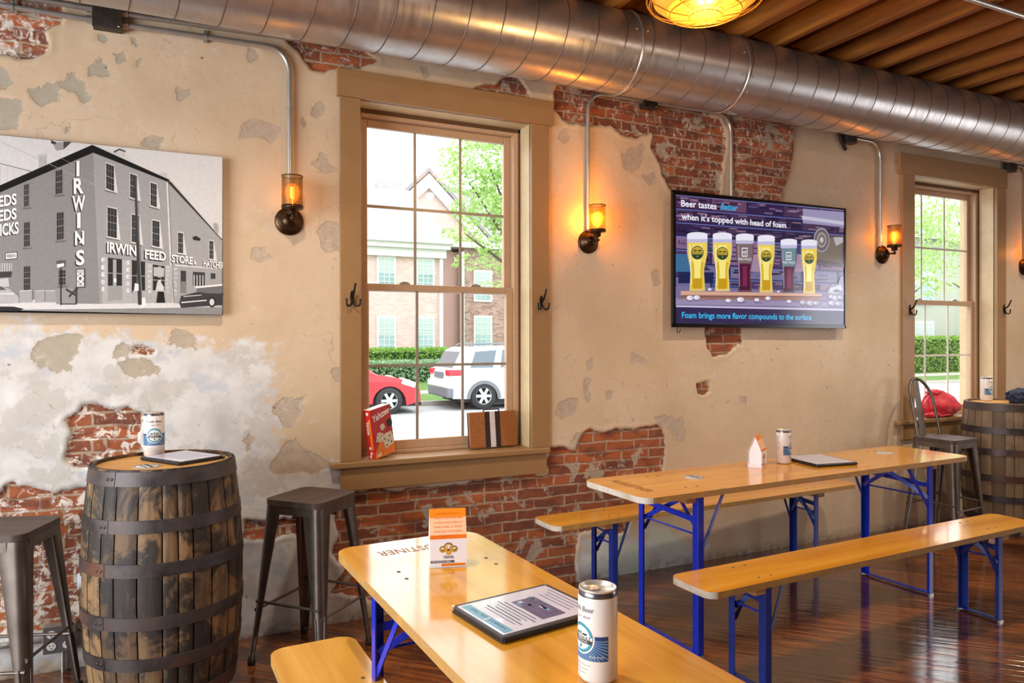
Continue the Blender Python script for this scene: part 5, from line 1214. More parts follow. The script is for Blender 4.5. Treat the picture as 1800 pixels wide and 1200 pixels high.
m_head = streak('oak_barrel_head', ('#b07a38', '#cc9750', '#dcae6a'), 0.5, axis=0, freq=9, stretch=0.08)
m_bung = plain('white_plastic_bung', '#dfe6ee', 0.4); m_bungb = plain('pale_blue_plug', '#8fa9c9', 0.4)
def barrel(label, loc, rz, Rh, Rb, z0, z1, mat, bung=True):
    t = thing('oak_barrel', label, 'barrel', loc, rz, 'old whiskey barrels used as tables'); H = z1-z0
    def rad(k): return Rh+(Rb-Rh)*(1-(2*k-1)**2)
    ns, sub, nz = 26, 5, 36; r_ = random.Random(int(loc[0]*100)); ws = [r_.uniform(0.75, 1.25) for _ in range(ns)]; tot = sum(ws)
    vs = []; fs = []; at = []; a0 = 0
    for i in range(ns):
        a1 = a0+2*PI*ws[i]/tot; tone = r_.random(); b = len(vs)
        for j in range(nz+1):
            k = j/nz; R = rad(k)
            for q in range(sub+1):
                a = lerp(a0, a1, q/sub); dr = -0.004 if q in (0, sub) else 0
                if q == 0: a += 0.0025/R
                if q == sub: a -= 0.0025/R
                vs.append(((R+dr)*math.cos(a), (R+dr)*math.sin(a), z0+H*k)); at.append(tone)
        for j in range(nz):
            for q in range(sub): p = b+j*(sub+1)+q; fs.append((p, p+1, p+sub+2, p+sub+1))
        a0 = a1
    mb = MB(); mb.add(vs, fs, 0, True); nb = len(vs)
    Ri = Rh-0.017
    mb.lathe([(Rb-0.012, z0+H*0.5), (rad(0.9)-0.006, z0+H*0.9), (rad(1)-0.005, z1), (Ri, z1), (Ri+0.003, z1-0.02)], 64, sm=False); mb.lathe([(Rb-0.012, z0+H*0.5), (rad(0.1)-0.006, z0+H*0.1), (rad(0)-0.005, z0), (Ri, z0), (Ri, z0+0.03)], 64, sm=False)
    bd = mb.build('staves', mat, t); a = bd.data.attributes.new('stave', 'FLOAT', 'POINT'); vals = np.full(len(bd.data.vertices), 0.45, np.float32); vals[:len(at)] = at; a.data.foreach_set('value', vals)
    MB().lathe([(0, z1-0.013), (Ri+0.003, z1-0.013), (Ri+0.003, z1-0.035), (0, z1-0.035)], 64, sm=False).build('barrel_head', m_head, t)
    MB().lathe([(0, z0+0.02), (Ri, z0+0.02), (Ri, z0+0.05), (0, z0+0.05)], 48, sm=False).build('lower_head', mat, t)
    for kc, hw, a_r in ((0.965, 0.026, 3.9), (0.775, 0.024, 3.85), (0.60, 0.024, 3.82), (0.385, 0.024, 3.8), (0.215, 0.024, 3.78), (0.045, 0.026, 3.75)):
        zc = z0+H*kc; kz = hw/H; r0, r1 = rad(kc-kz), rad(min(1, kc+kz)); e = 0.0035
        ho = MB().lathe([(r0-0.003, zc-hw), (r0+e, zc-hw), (r1+e, zc+hw), (r1-0.003, zc+hw)], 144, sm=False)
        # riveted overlap
        for q in range(7):
            pass
        lap = [a_r+0.16*i/6 for i in range(7)]
        ho.add([((r0+e+0.002)*math.cos(b), (r0+e+0.002)*math.sin(b), zc-hw) for b in lap]+[((r1+e+0.002)*math.cos(b), (r1+e+0.002)*math.sin(b), zc+hw) for b in lap], [(i, i+1, 8+i, 7+i) for i in range(6)])
        hob = ho.build('hoop', m_hoop, t)
        rv = MB(); rm = (r0+r1)/2+e
        for b in (a_r+0.045, a_r+0.115): p = Vector((rm*math.cos(b), rm*math.sin(b), zc)); d_ = Vector((math.cos(b), math.sin(b), 0)); rv.tube([p, p+d_*0.004, p+d_*0.0055], [0.007, 0.006, 0.002], 10)
        rv.build('rivet', m_hoop, hob)
    if bung:
        a_b = math.radians(188)-rz; R = rad(0.53); zc = z0+H*0.515; p = Vector((R*math.cos(a_b), R*math.sin(a_b), zc)); d_ = Vector((math.cos(a_b), math.sin(a_b), 0))
        bm_ = MB(); bm_.tube([p-d_*0.004, p+d_*0.007], 0.030, 24); bo = bm_.build('bung', m_bung, t); MB().tube([p+d_*0.006, p+d_*0.009], 0.02, 20).build('bung_centre', m_bungb, bo)
    for k in range(4):
        a_ = PI/4+k*PI/2+0.55; cx, cy = (Rh-0.05)*math.cos(a_), (Rh-0.05)*math.sin(a_); zl = z0+0.02
        c = MB(); c.box((cx-0.03, cy-0.03, zl-0.006), (cx+0.03, cy+0.03, zl+0.0)); c.box((cx-0.018, cy-0.02, 0.028), (cx-0.015, cy+0.02, zl)); c.box((cx+0.015, cy-0.02, 0.028), (cx+0.018, cy+0.02, zl)); co = c.build('caster', m_glide, t)
        MB().lathe([(0.0, -0.012), (0.033, -0.012), (0.036, -0.007), (0.036, 0.007), (0.033, 0.012), (0.0, 0.012)], 20, (cx, cy, 0.036), 'X').build('caster_wheel', m_tyre, co)
    return t
barrel('large oak barrel with dark hoops in the left foreground, used as a table', (-0.01, 3.235, 0), 0, 0.2617, 0.2955, 0.085, 0.988, m_stave)
barrel('greyer oak barrel with rusty hoops cut by the right edge', (5.80, 3.375, 0), 0.4, 0.2617, 0.290, 0.085, 0.988, m_stave2, False)
HZ = 0.988-0.0125

# ================================================================== STOOLS
m_seat = streak('dark_elm_seat', ('#3a2d27', '#4d3d35', '#5a4a41'), 0.5, axis=0, freq=16, stretch=0.06)
t = NT('gunmetal_steel'); n = t.noise(7, 4, 0.6, t.coords()); t.set(t.ramp(n, ((0.3, (0.125, 0.10, 0.083)), (0.7, (0.205, 0.17, 0.145)))), 0.42, 0.85); m_gun = t.m
m_rubf = plain('black_rubber_foot', '#151412', 0.7)
def stool(name, label, loc, rz, S=0.15, F=0.205, Ht=0.745, back=False, group='metal bar stools with wooden seats'):
    t = thing(name, label, 'stool' if not back else 'chair', loc, rz, group)
    z1 = Ht-0.026
    MB().prism(rrect(2*S+0.012, 2*S+0.012, 0.045, 8), z1, Ht).build('seat', m_seat, t, bevel=0.006, seg=3, angle=50)
    ap = MB(); th = 0.003
    for sx, sy in ((1, 0), (-1, 0), (0, 1), (0, -1)):
        if sx: ap.box((sx*S-th, -S+0.05, z1-0.038), (sx*S+th, S-0.05, z1))
        else: ap.box((-S+0.05, sy*S-th, z1-0.038), (S-0.05, sy*S+th, z1))
    ap.prism(rrect(2*S, 2*S, 0.04, 6), z1-0.004, z1); ap.build('seat_frame', m_gun, t, bevel=0.001)
    ub = MB(); ub.tube([(-S+0.01, 0.0, z1-0.05), (S-0.01, 0, z1-0.05)], 0.006, 8); ub.tube([(0, -S+0.01, z1-0.05), (0, S-0.01, z1-0.05)], 0.006, 8); ub.build('under_brace', m_gun, t)
    for sx in (-1, 1):
        for sy in (-1, 1):
            g = MB(); N = 12; rings = []
            for k in range(N+1):
                q = k/N; z = lerp(z1-0.001, 0.018, q); o = lerp(S, F, q); w = lerp(0.088, 0.026, q**0.9); r = min(0.028, w*0.6)
                ring = []
                for off, rev in ((0, 1), (0.0035, -1)):
                    c = o-off; rr2 = r-off*0.5; w2 = w
                    pts = [(c, c-w2), (c, c-rr2)]+[(c-rr2+rr2*math.cos(PI/2*i/6), c-rr2+rr2*math.sin(PI/2*i/6)) for i in range(1, 6)]+[(c-rr2, c), (c-w2, c)]
                    if rev < 0: pts = pts[::-1]
                    ring += [(sx*a, sy*b, z) for a, b in pts]
                rings.append(ring)
            n = len(rings[0]); vs = [p for R in rings for p in R]; fs = []
            for k in range(N):
                for i in range(n): fs.append((k*n+i, k*n+(i+1) % n, (k+1)*n+(i+1) % n, (k+1)*n+i))
            g.add(vs, fs, 0, True); g.add(rings[0], [tuple(range(n))]); g.add(rings[-1], [tuple(range(n))])
            # pressed rib on the two faces near the foot
            def face(q, d): o = lerp(S, F, q); w = lerp(0.088, 0.026, q**0.9); z = lerp(z1, 0.018, q); return (sx*(o+0.001 if d == 0 else o-w*0.62), sy*(o-w*0.62 if d == 0 else o+0.001), z)
            for d in (0, 1): g.tube([face(0.66, d), face(0.68, d), face(0.93, d), face(0.95, d)], [0.002, 0.0055, 0.0045, 0.002], 8)
            lo = g.build('leg', m_gun, t)
            MB().lathe([(0.0, 0), (0.017, 0), (0.018, 0.012), (0.015, 0.034), (0.0, 0.036)], 12, (sx*(F-0.011), sy*(F-0.011), 0)).build('rubber_foot', m_rubf, lo)
    for zz, ax in ((0.245, 0), (0.285, 1)):
        q = (z1-zz)/(z1-0.018); o = lerp(S, F, q)-0.008
        for s in (-1, 1):
            a, b = ((-o, s*o, zz), (o, s*o, zz)) if ax == 0 else ((s*o, -o, zz), (s*o, o, zz))
            r_ = MB(); r_.tube([a, b], 0.0065, 10); r_.tube([a, lerp(Vector(a), Vector(b), 0.1)], 0.009, 10); r_.tube([lerp(Vector(a), Vector(b), 0.9), b], 0.009, 10); r_.build('foot_rail', m_gun, t)
    if back:
        n = 24; arch = [(-S*0.92, S*0.62, z1+0.005), (-S*0.90, S*0.70, z1+0.12)]
        top = Ht+0.43; A = []
        for k in range(n+1):
            a = PI*k/n; A.append((-math.cos(a)*S*0.86, S*0.72+0.09*min(1, (0.26+0.16*math.sin(a))/0.42)+0.02*math.sin(a), Ht+0.27+0.15*math.sin(a)))
        pts = [(-S*0.95, S*0.70, z1)]+A+[(S*0.95, S*0.70, z1)]
        MB().tube(pts, 0.011, 12).build('back_arch', m_gun, t)
        sp = MB(); w2 = 0.036
        for (y0, z0_, y1, z2_) in ((S*0.98, z1, S*0.72+0.11, Ht+0.41),): sp.obox((-w2, y0, z0_), (2*w2, 0, 0), (0, 0.004, 0), (0, y1-y0, z2_-z0_))
        sp.build('back_splat', m_gun, t, bevel=0.0015)
    return t
stool('bar_stool', 'brown metal bar stool between the left barrel and the window', (0.608, 3.445, 0), math.radians(43), S=0.148, F=0.20)
stool('bar_stool', 'brown metal bar stool cut by the left edge beside the barrel', (-0.585, 3.40, 0), math.radians(-19), S=0.152, F=0.205)
stool('high_backed_stool', 'metal bar stool with an arched back by the far window', (5.165, 3.425, 0), math.radians(4), S=0.155, F=0.20, back=True)

# ================================================================== THINGS ON THE TABLES
m_alu = plain('bright_aluminium', '#dcd8d3', 0.3, 0.6, var=0.08); m_canw = plain('white_can_paint', '#e4dcd6', 0.35, var=0.03, Coat_Weight=0.3); m_canline = plain('dark_can_ring', '#77767a', 0.25, 0.8)
m_navy = plain('navy_label_ink', '#24406f', 0.4); m_teal = plain('teal_label_ink', '#2f8ea3', 0.4); m_dink = plain('black_label_ink', '#23262b', 0.45); m_gink = plain('grey_label_ink', '#77757a', 0.45); m_ltbl = plain('light_blue_label_ink', '#6b93bd', 0.4); m_pale = plain('pale_label_ground', '#cfd8d6', 0.4); m_maroon = plain('maroon_label_ink', '#4a2a33', 0.4)
def can(label, loc, rz):
    R, H = 0.0405, 0.187
    t = thing('beer_can', label, 'can', loc, rz, 'tall white beer cans')
    MB().lathe([(0, 0.004), (0.028, 0.004), (0.031, 0.0), (0.034, 0.001), (R, 0.009), (R, H-0.020), (0.0395, H-0.013)], 48).build('can_body', m_canw, t)
    MB().lathe([(0.0397, H-0.0135), (0.0403, H-0.010), (0.0385, H-0.005), (0.0375, H-0.003)], 48).build('neck_ring', m_canline, t)
    ld = MB().lathe([(0.0375, H-0.003), (0.0388, H-0.001), (0.0385, H+0.001), (0.0365, H+0.0008), (0.0345, H-0.005), (0.0, H-0.004)], 48).build('lid', m_alu, t)
    tb = MB(); tb.prism([(0.008*math.cos(2*PI*k/20), 0.012*math.sin(2*PI*k/20)-0.006) for k in range(20)], H-0.003, H-0.0015); tb.prism([(0.0055*math.cos(2*PI*k/14), 0.0045*math.sin(2*PI*k/14)-0.012) for k in range(14)], H-0.002, H-0.0008); tb.lathe([(0.004, H-0.003), (0.003, H+0.0005), (0, H+0.0008)], 12); tb.build('pull_tab', m_alu, ld)
    mats = [m_navy, m_ltbl, m_canw, m_teal, m_pale, m_dink, m_gink, m_maroon]; lb = MB(); k_ = [0]
    def fn(l): 
        rr = R+0.00012*l; return lambda u, z: (rr*math.sin(u/R), -rr*math.cos(u/R), z)
    def quadstrip(u0, u1, z0, z1, mi, l, n=14):
        f = fn(l); vs = []
        for i in range(n+1): u = lerp(u0, u1, i/n); vs += [f(u, z0), f(u, z1)]
        lb.add(vs, [(2*i, 2*i+2, 2*i+3, 2*i+1) for i in range(n)], mi, True)
    U = R*1.5
    quadstrip(-U, U, 0.049, 0.099, 0, 1, 30)
    cz = 0.092
    for i in range(30):   # rays of the blue band
        a = PI+PI*(i+0.25)/30; b = PI+PI*(i+0.75)/30; seg = []
        for ang in (a, b):
            ca, sa = math.cos(ang), math.sin(ang); tmax = min(abs(U/ca) if abs(ca) > 1e-3 else 9, abs((cz-0.049)/sa) if abs(sa) > 1e-3 else 9); seg.append((ca, sa, tmax))
        f = fn(2); vs = []
        for q in range(7):
            for (ca, sa, tm) in seg: d_ = lerp(0.028, max(0.029, tm*0.985), q/6); vs.append(f(d_*ca, cz+d_*sa))
        lb.add(vs, [(2*q, 2*q+1, 2*q+3, 2*q+2) for q in range(6)], 1, True)
    def dsc(r, mi, l, n=40):
        f = fn(l); vs = []; fs = []; m = 6
        for q in range(m+1):
            for i in range(n): vs.append(f(r*q/m*math.cos(2*PI*i/n), cz+r*q/m*math.sin(2*PI*i/n)))
        for q in range(m):
            for i in range(n): fs.append((q*n+i, q*n+(i+1) % n, (q+1)*n+(i+1) % n, (q+1)*n+i))
        lb.add(vs, fs, mi, True)
    dsc(0.0325, 2, 3); dsc(0.0295, 5, 4); dsc(0.0285, 3, 5); dsc(0.0235, 4, 6)
    quadstrip(-0.028, 0.028, cz-0.009, cz+0.0035, 2, 7); quadstrip(-0.0275, 0.0275, cz-0.010, cz-0.003, 5, 8)
    put_text(lb, 'MAD PAULS', fn(9), width=0.046, height=0.0062, mi=7, center=True, bold=0.0003) if False else None
    f9 = fn(9)
    put_text(lb, 'MAD PAULS', lambda u, z: f9(u, z+cz-0.0025), width=0.048, height=0.0062, mi=5, center=True, bold=0.0003)
    put_text(lb, 'BREWING', lambda u, z: f9(u, z+cz-0.0085), width=0.034, height=0.004, mi=2, center=True)
    quadstrip(-0.016, -0.005, cz+0.006, cz+0.010, 5, 9, 4); quadstrip(0.005, 0.016, cz+0.006, cz+0.010, 5, 9, 4); quadstrip(-0.0015, 0.0015, cz+0.005, cz+0.013, 5, 9, 3); quadstrip(-0.002, 0.002, cz-0.020, cz-0.013, 5, 9, 3)
    put_text(lb, 'Fresh Beer', lambda u, z: f9(u, z+0.1455), width=0.062, height=0.0105, mi=6, center=True, bold=0.0002)
    put_text(lb, 'to your door', lambda u, z: f9(u, z+0.1325), width=0.050, height=0.0068, mi=6, center=True, italic=0.2)
    put_text(lb, 'drink fresh', lambda u, z: f9(u+0.036, z+0.056), width=0.03, height=0.005, mi=4, center=True)
    # small print wrapping round the back of the can and under the band
    for i, z in enumerate((0.038, 0.030, 0.022)): quadstrip(-0.03+0.004*i, 0.024-0.006*i, z, z+0.0010, 6, 3, 8)
    for i in range(8): quadstrip(-R*2.75, -R*(2.0+0.25*(i % 3)*0.6), 0.148-0.010*i, 0.150-0.010*i, 6, 3, 10)
    lb.build('printed_label', mats, t)
    return t
TT = 0.775
can('tall white beer can standing on the foreground table', (0.797, 1.262, TT), math.radians(-32-55))
can('tall white beer can on the left barrel', (-0.050, 3.428, HZ), math.radians(2))
can('tall white beer can on the wall table beside the orange card', (3.105, 2.985, TT+0.001), math.radians(38))
can('tall white beer can on the right hand barrel', (5.86, 3.545, HZ), math.radians(8))

m_cover = plain('black_leatherette', '#1d1c22', 0.42, var=0.2, scale=60); m_page = plain('glossy_white_page', '#d5d6ea', 0.22, var=0.02, Coat_Weight=0.5); m_gold = plain('brass_corner', '#d8c48a', 0.3, 0.8)
m_pblue = plain('page_blue', '#5aa0c4', 0.3); m_pdark = plain('page_picture_violet', '#55507c', 0.3, var=0.4, scale=30); m_ptext = plain('page_text_grey', '#7f83a4', 0.4); m_ptext2 = plain('page_text_dark', '#45496c', 0.4)
def menu(label, loc, rz, w, h, art=True, thick=0.014, seed=1):
    t = thing('menu_folder', label, 'menu', loc, rz, 'black menu folders'); r = random.Random(seed)
    c = MB(); c.prism(rrect(w, h, 0.006, 3), 0.0, thick*0.45); c.prism(rrect(w, h, 0.006, 3), thick*0.5, thick); c.tube([(-w/2+0.004, -h/2+0.002, thick*0.5), (w/2-0.004, -h/2+0.002, thick*0.5)], thick*0.5, 10); c.box((-w/2+0.006, -h/2+0.004, thick*0.44), (w/2-0.006, h/2-0.008, thick*0.52))
    c.build('cover', m_cover, t, bevel=0.0012)
    pg = MB(); pg.prism(rrect(w-0.022, h-0.022, 0.003, 3), thick-0.0005, thick+0.0008); po = pg.build('page', m_page, t)
    pr = MB(); z = thick+0.0011
    def rc(x0, y0, x1, y1, mi, dz=0): pr.add([(x0, y0, z+dz), (x1, y0, z+dz), (x1, y1, z+dz), (x0, y1, z+dz)], [(0, 1, 2, 3)], mi)
    W_, H_ = w/2-0.014, h/2-0.014
    if art:
        rc(-W_+0.004, -H_+0.004, -W_+0.030, H_-0.006, 0); rc(-W_+0.006, -0.008, -W_+0.026, -0.002, 4, 0.0002)
        put_text(pr, 'WHATS ON TAP', lambda a, b: (-W_+0.024-b, -H_+0.02+a, z+0.0003), width=2*H_-0.05, height=0.009, mi=3)
        rc(-0.010, -H_+0.02, 0.062, H_-0.05, 1)
        for k in range(16): x = r.uniform(-0.006, 0.05); y = r.uniform(-H_+0.03, H_-0.07); rc(x, y, x+r.uniform(.003, .012), y+r.uniform(.01, .03), r.choice((0, 2, 4, 3)), 0.0002)
        for i in range(6):
            x = -0.085+i*0.012; L = r.uniform(0.6, 0.95)*H_; rc(x, -L+0.01, x+0.0035, L-0.02, 3 if i % 3 else 2)
        for i in range(4): x = 0.082+i*0.014; L = r.uniform(0.55, 0.9)*H_; rc(x, -L, x+0.004, L-0.015, 2)
    else:
        for i in range(13):
            y = H_-0.02-i*(2*H_-0.04)/13; x = -W_+0.012
            while x < W_-0.03: L = r.uniform(0.012, 0.035); rc(x, y, x+L, y+0.0022, 2); x += L+0.006
    pr.build('printing', [m_pblue, m_pdark, m_ptext, m_ptext2, m_page], po)
    for sx in (-1, 1):
        g = MB(); g.prism([(sx*w/2+sx*0.0006, h/2+0.0006), (sx*(w/2-0.013), h/2+0.0006), (sx*w/2+sx*0.0006, h/2-0.013)], thick*0.48, thick+0.0012); g.build('metal_corner', m_gold, t)
    return t
menu('open black menu folder with a blue striped page on the foreground table', (0.817, 1.630, TT+0.0016), math.radians(8.5), 0.300, 0.236)
menu('black menu folder lying on the left barrel top', (0.060, 3.280, HZ), math.radians(-57), 0.265, 0.205, art=False, seed=3)
menu('black menu folder on the wall table beside a can', (3.318, 2.935, TT+0.0016), math.radians(-9), 0.27, 0.30, art=False, seed=5)

m_card = plain('white_card', '#ece7ea', 0.5, var=0.02); m_org = plain('orange_card_print', '#f08a12', 0.45, var=0.04); m_org2 = plain('peach_card_print', '#f7c49a', 0.45, var=0.05); m_org3 = plain('deep_orange_print', '#e8700e', 0.45); m_face = plain('gold_cartoon_ink', '#d9a63a', 0.45); m_brn = plain('brown_cartoon_ink', '#6b3d1c', 0.5); m_slate = plain('slate_print', '#55525f', 0.5)
def card(label, loc, rz, w=0.112, front=1):
    """house-shaped folded card; front face looks along -Y"""
    t = thing('trivia_card', label, 'table card', loc, rz, 'orange and white folded trivia cards')
    hz, rz_, dp, th = 0.087, 0.172, 0.072, 0.0012; x0, x1 = -w/2, w/2; b = MB()
    prof = [(0, 0), (0, hz), (dp/2, rz_), (dp, hz), (dp, 0)]
    inn = [(th, th), (th, hz-0.0006), (dp/2, rz_-2*th), (dp-th, hz-0.0006), (dp-th, th)]
    vs = [(x, a, z) for x in (x0, x1) for a, z in prof+inn]; fs = []
    for i in range(4):
        fs += [(i, i+1, 11+i, 10+i), (5+i, 15+i, 16+i, 6+i)]
        for o in (0, 10): fs.append((o+i, o+5+i, o+6+i, o+i+1))
    b.add(vs, fs); b.box((x0, 0, 0), (x1, dp, th)); b.prism([(0.001, 0.0), (0.001, hz), (dp/2, rz_-0.004), (dp-0.001, hz), (dp-0.001, 0)], x0+0.010, x0+0.011, 'X'); b.prism([(0.001, 0.0), (0.001, hz), (dp/2, rz_-0.004), (dp-0.001, hz), (dp-0.001, 0)], x1-0.0012, x1-0.0002, 'X')
    b.box((x0, 0.001, 0.0), (x0+0.011, dp-0.001, 0.02)); b.build('card', m_card, t)
    p = MB(); e = 0.0004
    def ff(x, z, l=1): return (x, -e*l, z)                                   # upright front
    sl = Vector((0, dp/2, rz_-hz)).normalized(); nn = Vector((0, -(rz_-hz), dp/2)).normalized()
    def fr(x, s, l=1): q = Vector((x, 0, hz))+sl*s+nn*e*l; return tuple(q)    # sloping front
    Ls = math.hypot(dp/2, rz_-hz)
    def rect(f, a0, b0, a1, b1, mi, l=1): p.add([f(a0, b0, l), f(a1, b0, l), f(a1, b1, l), f(a0, b1, l)], [(0, 1, 2, 3)], mi)
    rect(fr, x0, 0, x1, Ls, 0); rect(fr, x0, 0.012, x1, Ls*0.70, 1, 2); rect(fr, x0, 0.0, x1, 0.010, 3, 2)
    for i, (s, wd) in enumerate((('YOUR ENTERTAINMENT FOR', 0.078), ('TUESDAY IS LIVE TRIVIA, GRAB', 0.090), ('A TEAM AND JOIN US', 0.086), ('EVERY WEEK AT SEVEN', 0.084), ('PRIZES FOR THE WINNERS', 0.086), ('FREE TO PLAY', 0.05))):
        put_text(p, s, lambda a, c, i=i: fr(a, Ls*0.80-i*0.0135+c, 3), width=wd, height=0.0052, mi=3, center=True)
    # three cheering faces, generic
    def blob(cx, cz, rx, rz2, mi, l): p.add([ff(cx+rx*math.cos(2*PI*k/18), cz+rz2*math.sin(2*PI*k/18), l) for k in range(18)], [tuple(range(18))], mi)
    for cx, cz, r in ((-0.018, 0.056, 0.0085), (0.018, 0.056, 0.0085), (0, 0.060, 0.0135)):
        blob(cx, cz, r*1.12, r*1.18, 5, 1); blob(cx, cz-0.001, r, r*1.02, 4, 2); blob(cx, cz+r*0.25, r*0.55, r*0.42, 7, 3); blob(cx, cz-r*0.45, r*0.32, r*0.22, 5, 3)
        for s in (-1, 1): blob(cx+s*r*0.33, cz+r*0.2, r*0.12, r*0.16, 5, 4)
    for s in (-1, 1): p.add([ff(s*0.020, 0.062, 2), ff(s*0.028, 0.058, 2), ff(s*0.027, 0.052, 2), ff(s*0.012, 0.046, 2)], [(0, 1, 2, 3)], 4)
    blob(0, 0.044, 0.007, 0.006, 4, 3)
    put_text(p, 'TRIVIA', lambda a, c: ff(a, 0.0275+c, 2), width=0.033, height=0.0085, mi=6, center=True, bold=0.0002)
    rect(ff, x0+0.002, 0.0145, 0.018, 0.022, 6); put_text(p, 'WE KNOW BEER', lambda a, c: ff(x0+0.006+a, 0.0162+c, 2), width=0.058, height=0.0042, mi=7)
    rect(ff, -0.021, 0.0045, x1-0.004, 0.0125, 0); put_text(p, 'DO YOU KNOW IT ALL', lambda a, c: ff(-0.018+a, 0.0062+c, 2), width=0.066, height=0.0042, mi=3)
    p.build('printing', [m_org, m_org2, m_card, m_org3, m_face, m_brn, m_slate, m_card], t)
    return t
card('orange and white folded trivia card standing on the foreground table', (0.772, 2.068, TT), math.radians(-16))
card('orange and white folded trivia card standing on the wall table', (2.92, 2.945, TT), math.radians(32))

m_cork = plain('white_coaster_board', '#cfcfce', 0.6); m_cst = plain('charcoal_coaster_print', '#3c4048', 0.6)
def coaster(label, loc, rz, stripe=True):
    t = thing('drink_coaster', label, 'coaster', loc, rz, 'round printed coasters')
    MB().lathe([(0, 0), (0.049, 0), (0.050, 0.001), (0.049, 0.0022), (0, 0.0022)], 40).build('coaster_board', m_cork, t)
    p = MB(); z = 0.0025; f = lambda a, b: (a, b, z); ring_faces(p, f, 0, 0, 0.043, 0.047, 40)
    for (a0, a1) in ((-0.016, -0.009), (0.001, 0.014)) if stripe else ((-0.004, 0.006),):
        vs = []
        for q in (-1, 1):
            for a in (a0, a1): vs.append((a+q*0.010, q*math.sqrt(max(0, 0.041**2-(a+q*0.01)**2)), z))
        p.add([vs[0], vs[1], vs[3], vs[2]], [(0, 1, 2, 3)])
    put_text(p, 'MP', lambda a, b: (a+0.016, b-0.012, z), width=0.018, height=0.013); put_text(p, 'MP', lambda a, b: (a-0.034, b-0.004, z), width=0.014, height=0.010)
    p.build('printing', m_cst, t); return t
coaster('round grey and white coaster lying on the left barrel', (-0.072, 3.155, HZ), 0.6)
coaster('round striped coaster near the left end of the wall table', (2.385, 2.875, TT), 0.3)
coaster('round coaster near the right end of the wall table', (3.93, 2.985, TT), 0.1, False)

# ================================================================== ON THE WINDOW SILLS
SZ = 0.835
m_red = plain('red_game_box', '#b3231f', 0.4, var=0.12, scale=14); m_redd = plain('bright_red_spine', '#d8261c', 0.35, var=0.06); m_wht = plain('white_box_print', '#eee8e0', 0.4); m_flame = plain('orange_box_print', '#e8791f', 0.4); m_pip = plain('black_pip', '#1b1614', 0.5); m_ivory = plain('ivory_dice_print', '#d9cdb6', 0.45)
def box_on(name, label, cat, origin, e1, tilt_axis, tilt, w, h, th, mat):
    t = thing(name, label, cat, origin, 0); return t
gb = thing('board_game_box', 'red dice game box leaning in the left corner of the near window', 'board game', (0.995, D-0.012, SZ), 0)
ang = math.radians(30); e1 = Vector((math.cos(ang), math.sin(ang), 0)); e3 = Vector((-math.sin(ang), math.cos(ang), 0))
lean = math.radians(10); e2 = (Vector((0, 0, 1))*math.cos(lean) - e1*math.sin(lean)); f1 = e1*math.cos(lean)+Vector((0, 0, 1))*math.sin(lean)
GW, GH, GT_ = 0.150, 0.265, 0.052
def gp(a, b, c): return tuple(f1*a+e2*b+e3*c)
bx = MB(); bx.obox((0, 0, 0), f1*GW, e2*GH, e3*GT_); bx.build('box', m_red, gb, bevel=0.002)
pr = MB(); k_ = 0
def gf(a, b, l=1): return gp(a, b, -0.0004*l)
def gs(a, b, l=1): return gp(-0.0004*l, b, a)
def pr_rect(f, a0, b0, a1, b1, mi, l=1): pr.add([f(a0, b0, l), f(a1, b0, l), f(a1, b1, l), f(a0, b1, l)], [(0, 1, 2, 3)], mi)
pr_rect(gs, 0, 0, GT_, GH, 1); pr_rect(gs, 0.006, 0.05, 0.020, GH-0.05, 2, 2)
put_text(pr, 'Yahtzee', lambda a, b: gs(0.036-b, 0.205-a, 3), width=0.075, height=0.018, mi=0, bold=0.0008)
for q, (a, b) in enumerate(((0.026, 0.03), (0.03, 0.058), (0.022, 0.245), (0.034, 0.012))): pr.add([gs(a+0.009*math.cos(2*PI*k/12), b+0.009*math.sin(2*PI*k/12), 3) for k in range(12)], [tuple(range(12))], 0)
put_text(pr, 'Yahtzee', lambda a, b: gf(0.010+a, 0.195+b+a*0.22, 3), width=0.128, height=0.034, mi=0, bold=0.0014)
pr.add([gf(0.0, 0.0, 1), gf(GW, 0.0, 1), gf(GW, 0.05, 1), gf(0.05, 0.09, 1), gf(0.0, 0.03, 1)], [(0, 1, 2, 3, 4)], 2)
def die(cx, cy, s, rot, l, c=4):
    co, si = math.cos(rot), math.sin(rot); pts = [(cx+s*(a*co-b*si), cy+s*(a*si+b*co)) for a, b in ((-1, -1), (1, -1), (1.25, -0.4), (1.2, 1.1), (-0.3, 1.35), (-1, 1))]
    pr.add([gf(x, y, l) for x, y in pts], [tuple(range(6))], c)
    for a, b in ((-.55, -.55), (.55, -.55), (0, 0), (-.55, .55), (.55, .55)):
        x, y = cx+s*(a*co-b*si), cy+s*(a*si+b*co); pr.add([gf(x+s*0.15*math.cos(2*PI*k/10), y+s*0.15*math.sin(2*PI*k/10), l+1) for k in range(10)], [tuple(range(10))], 3)
die(0.105, 0.075, 0.034, 0.25, 4); die(0.045, 0.105, 0.022, -0.3, 3); die(0.075, 0.155, 0.014, 0.4, 3); die(0.128, 0.165, 0.018, 0.1, 3, 3)
for k in range(3): pr_rect(gf, 0.012+k*0.012, 0.008, 0.020+k*0.012, 0.02+0.004*k, 0, 3)
pr_rect(lambda a, b, l: gp(a, GH+0.0004, b), 0.002, 0.002, GW-0.002, GT_-0.002, 0)
pr.build('printing', [m_wht, m_redd, m_flame, m_pip, m_ivory], gb)

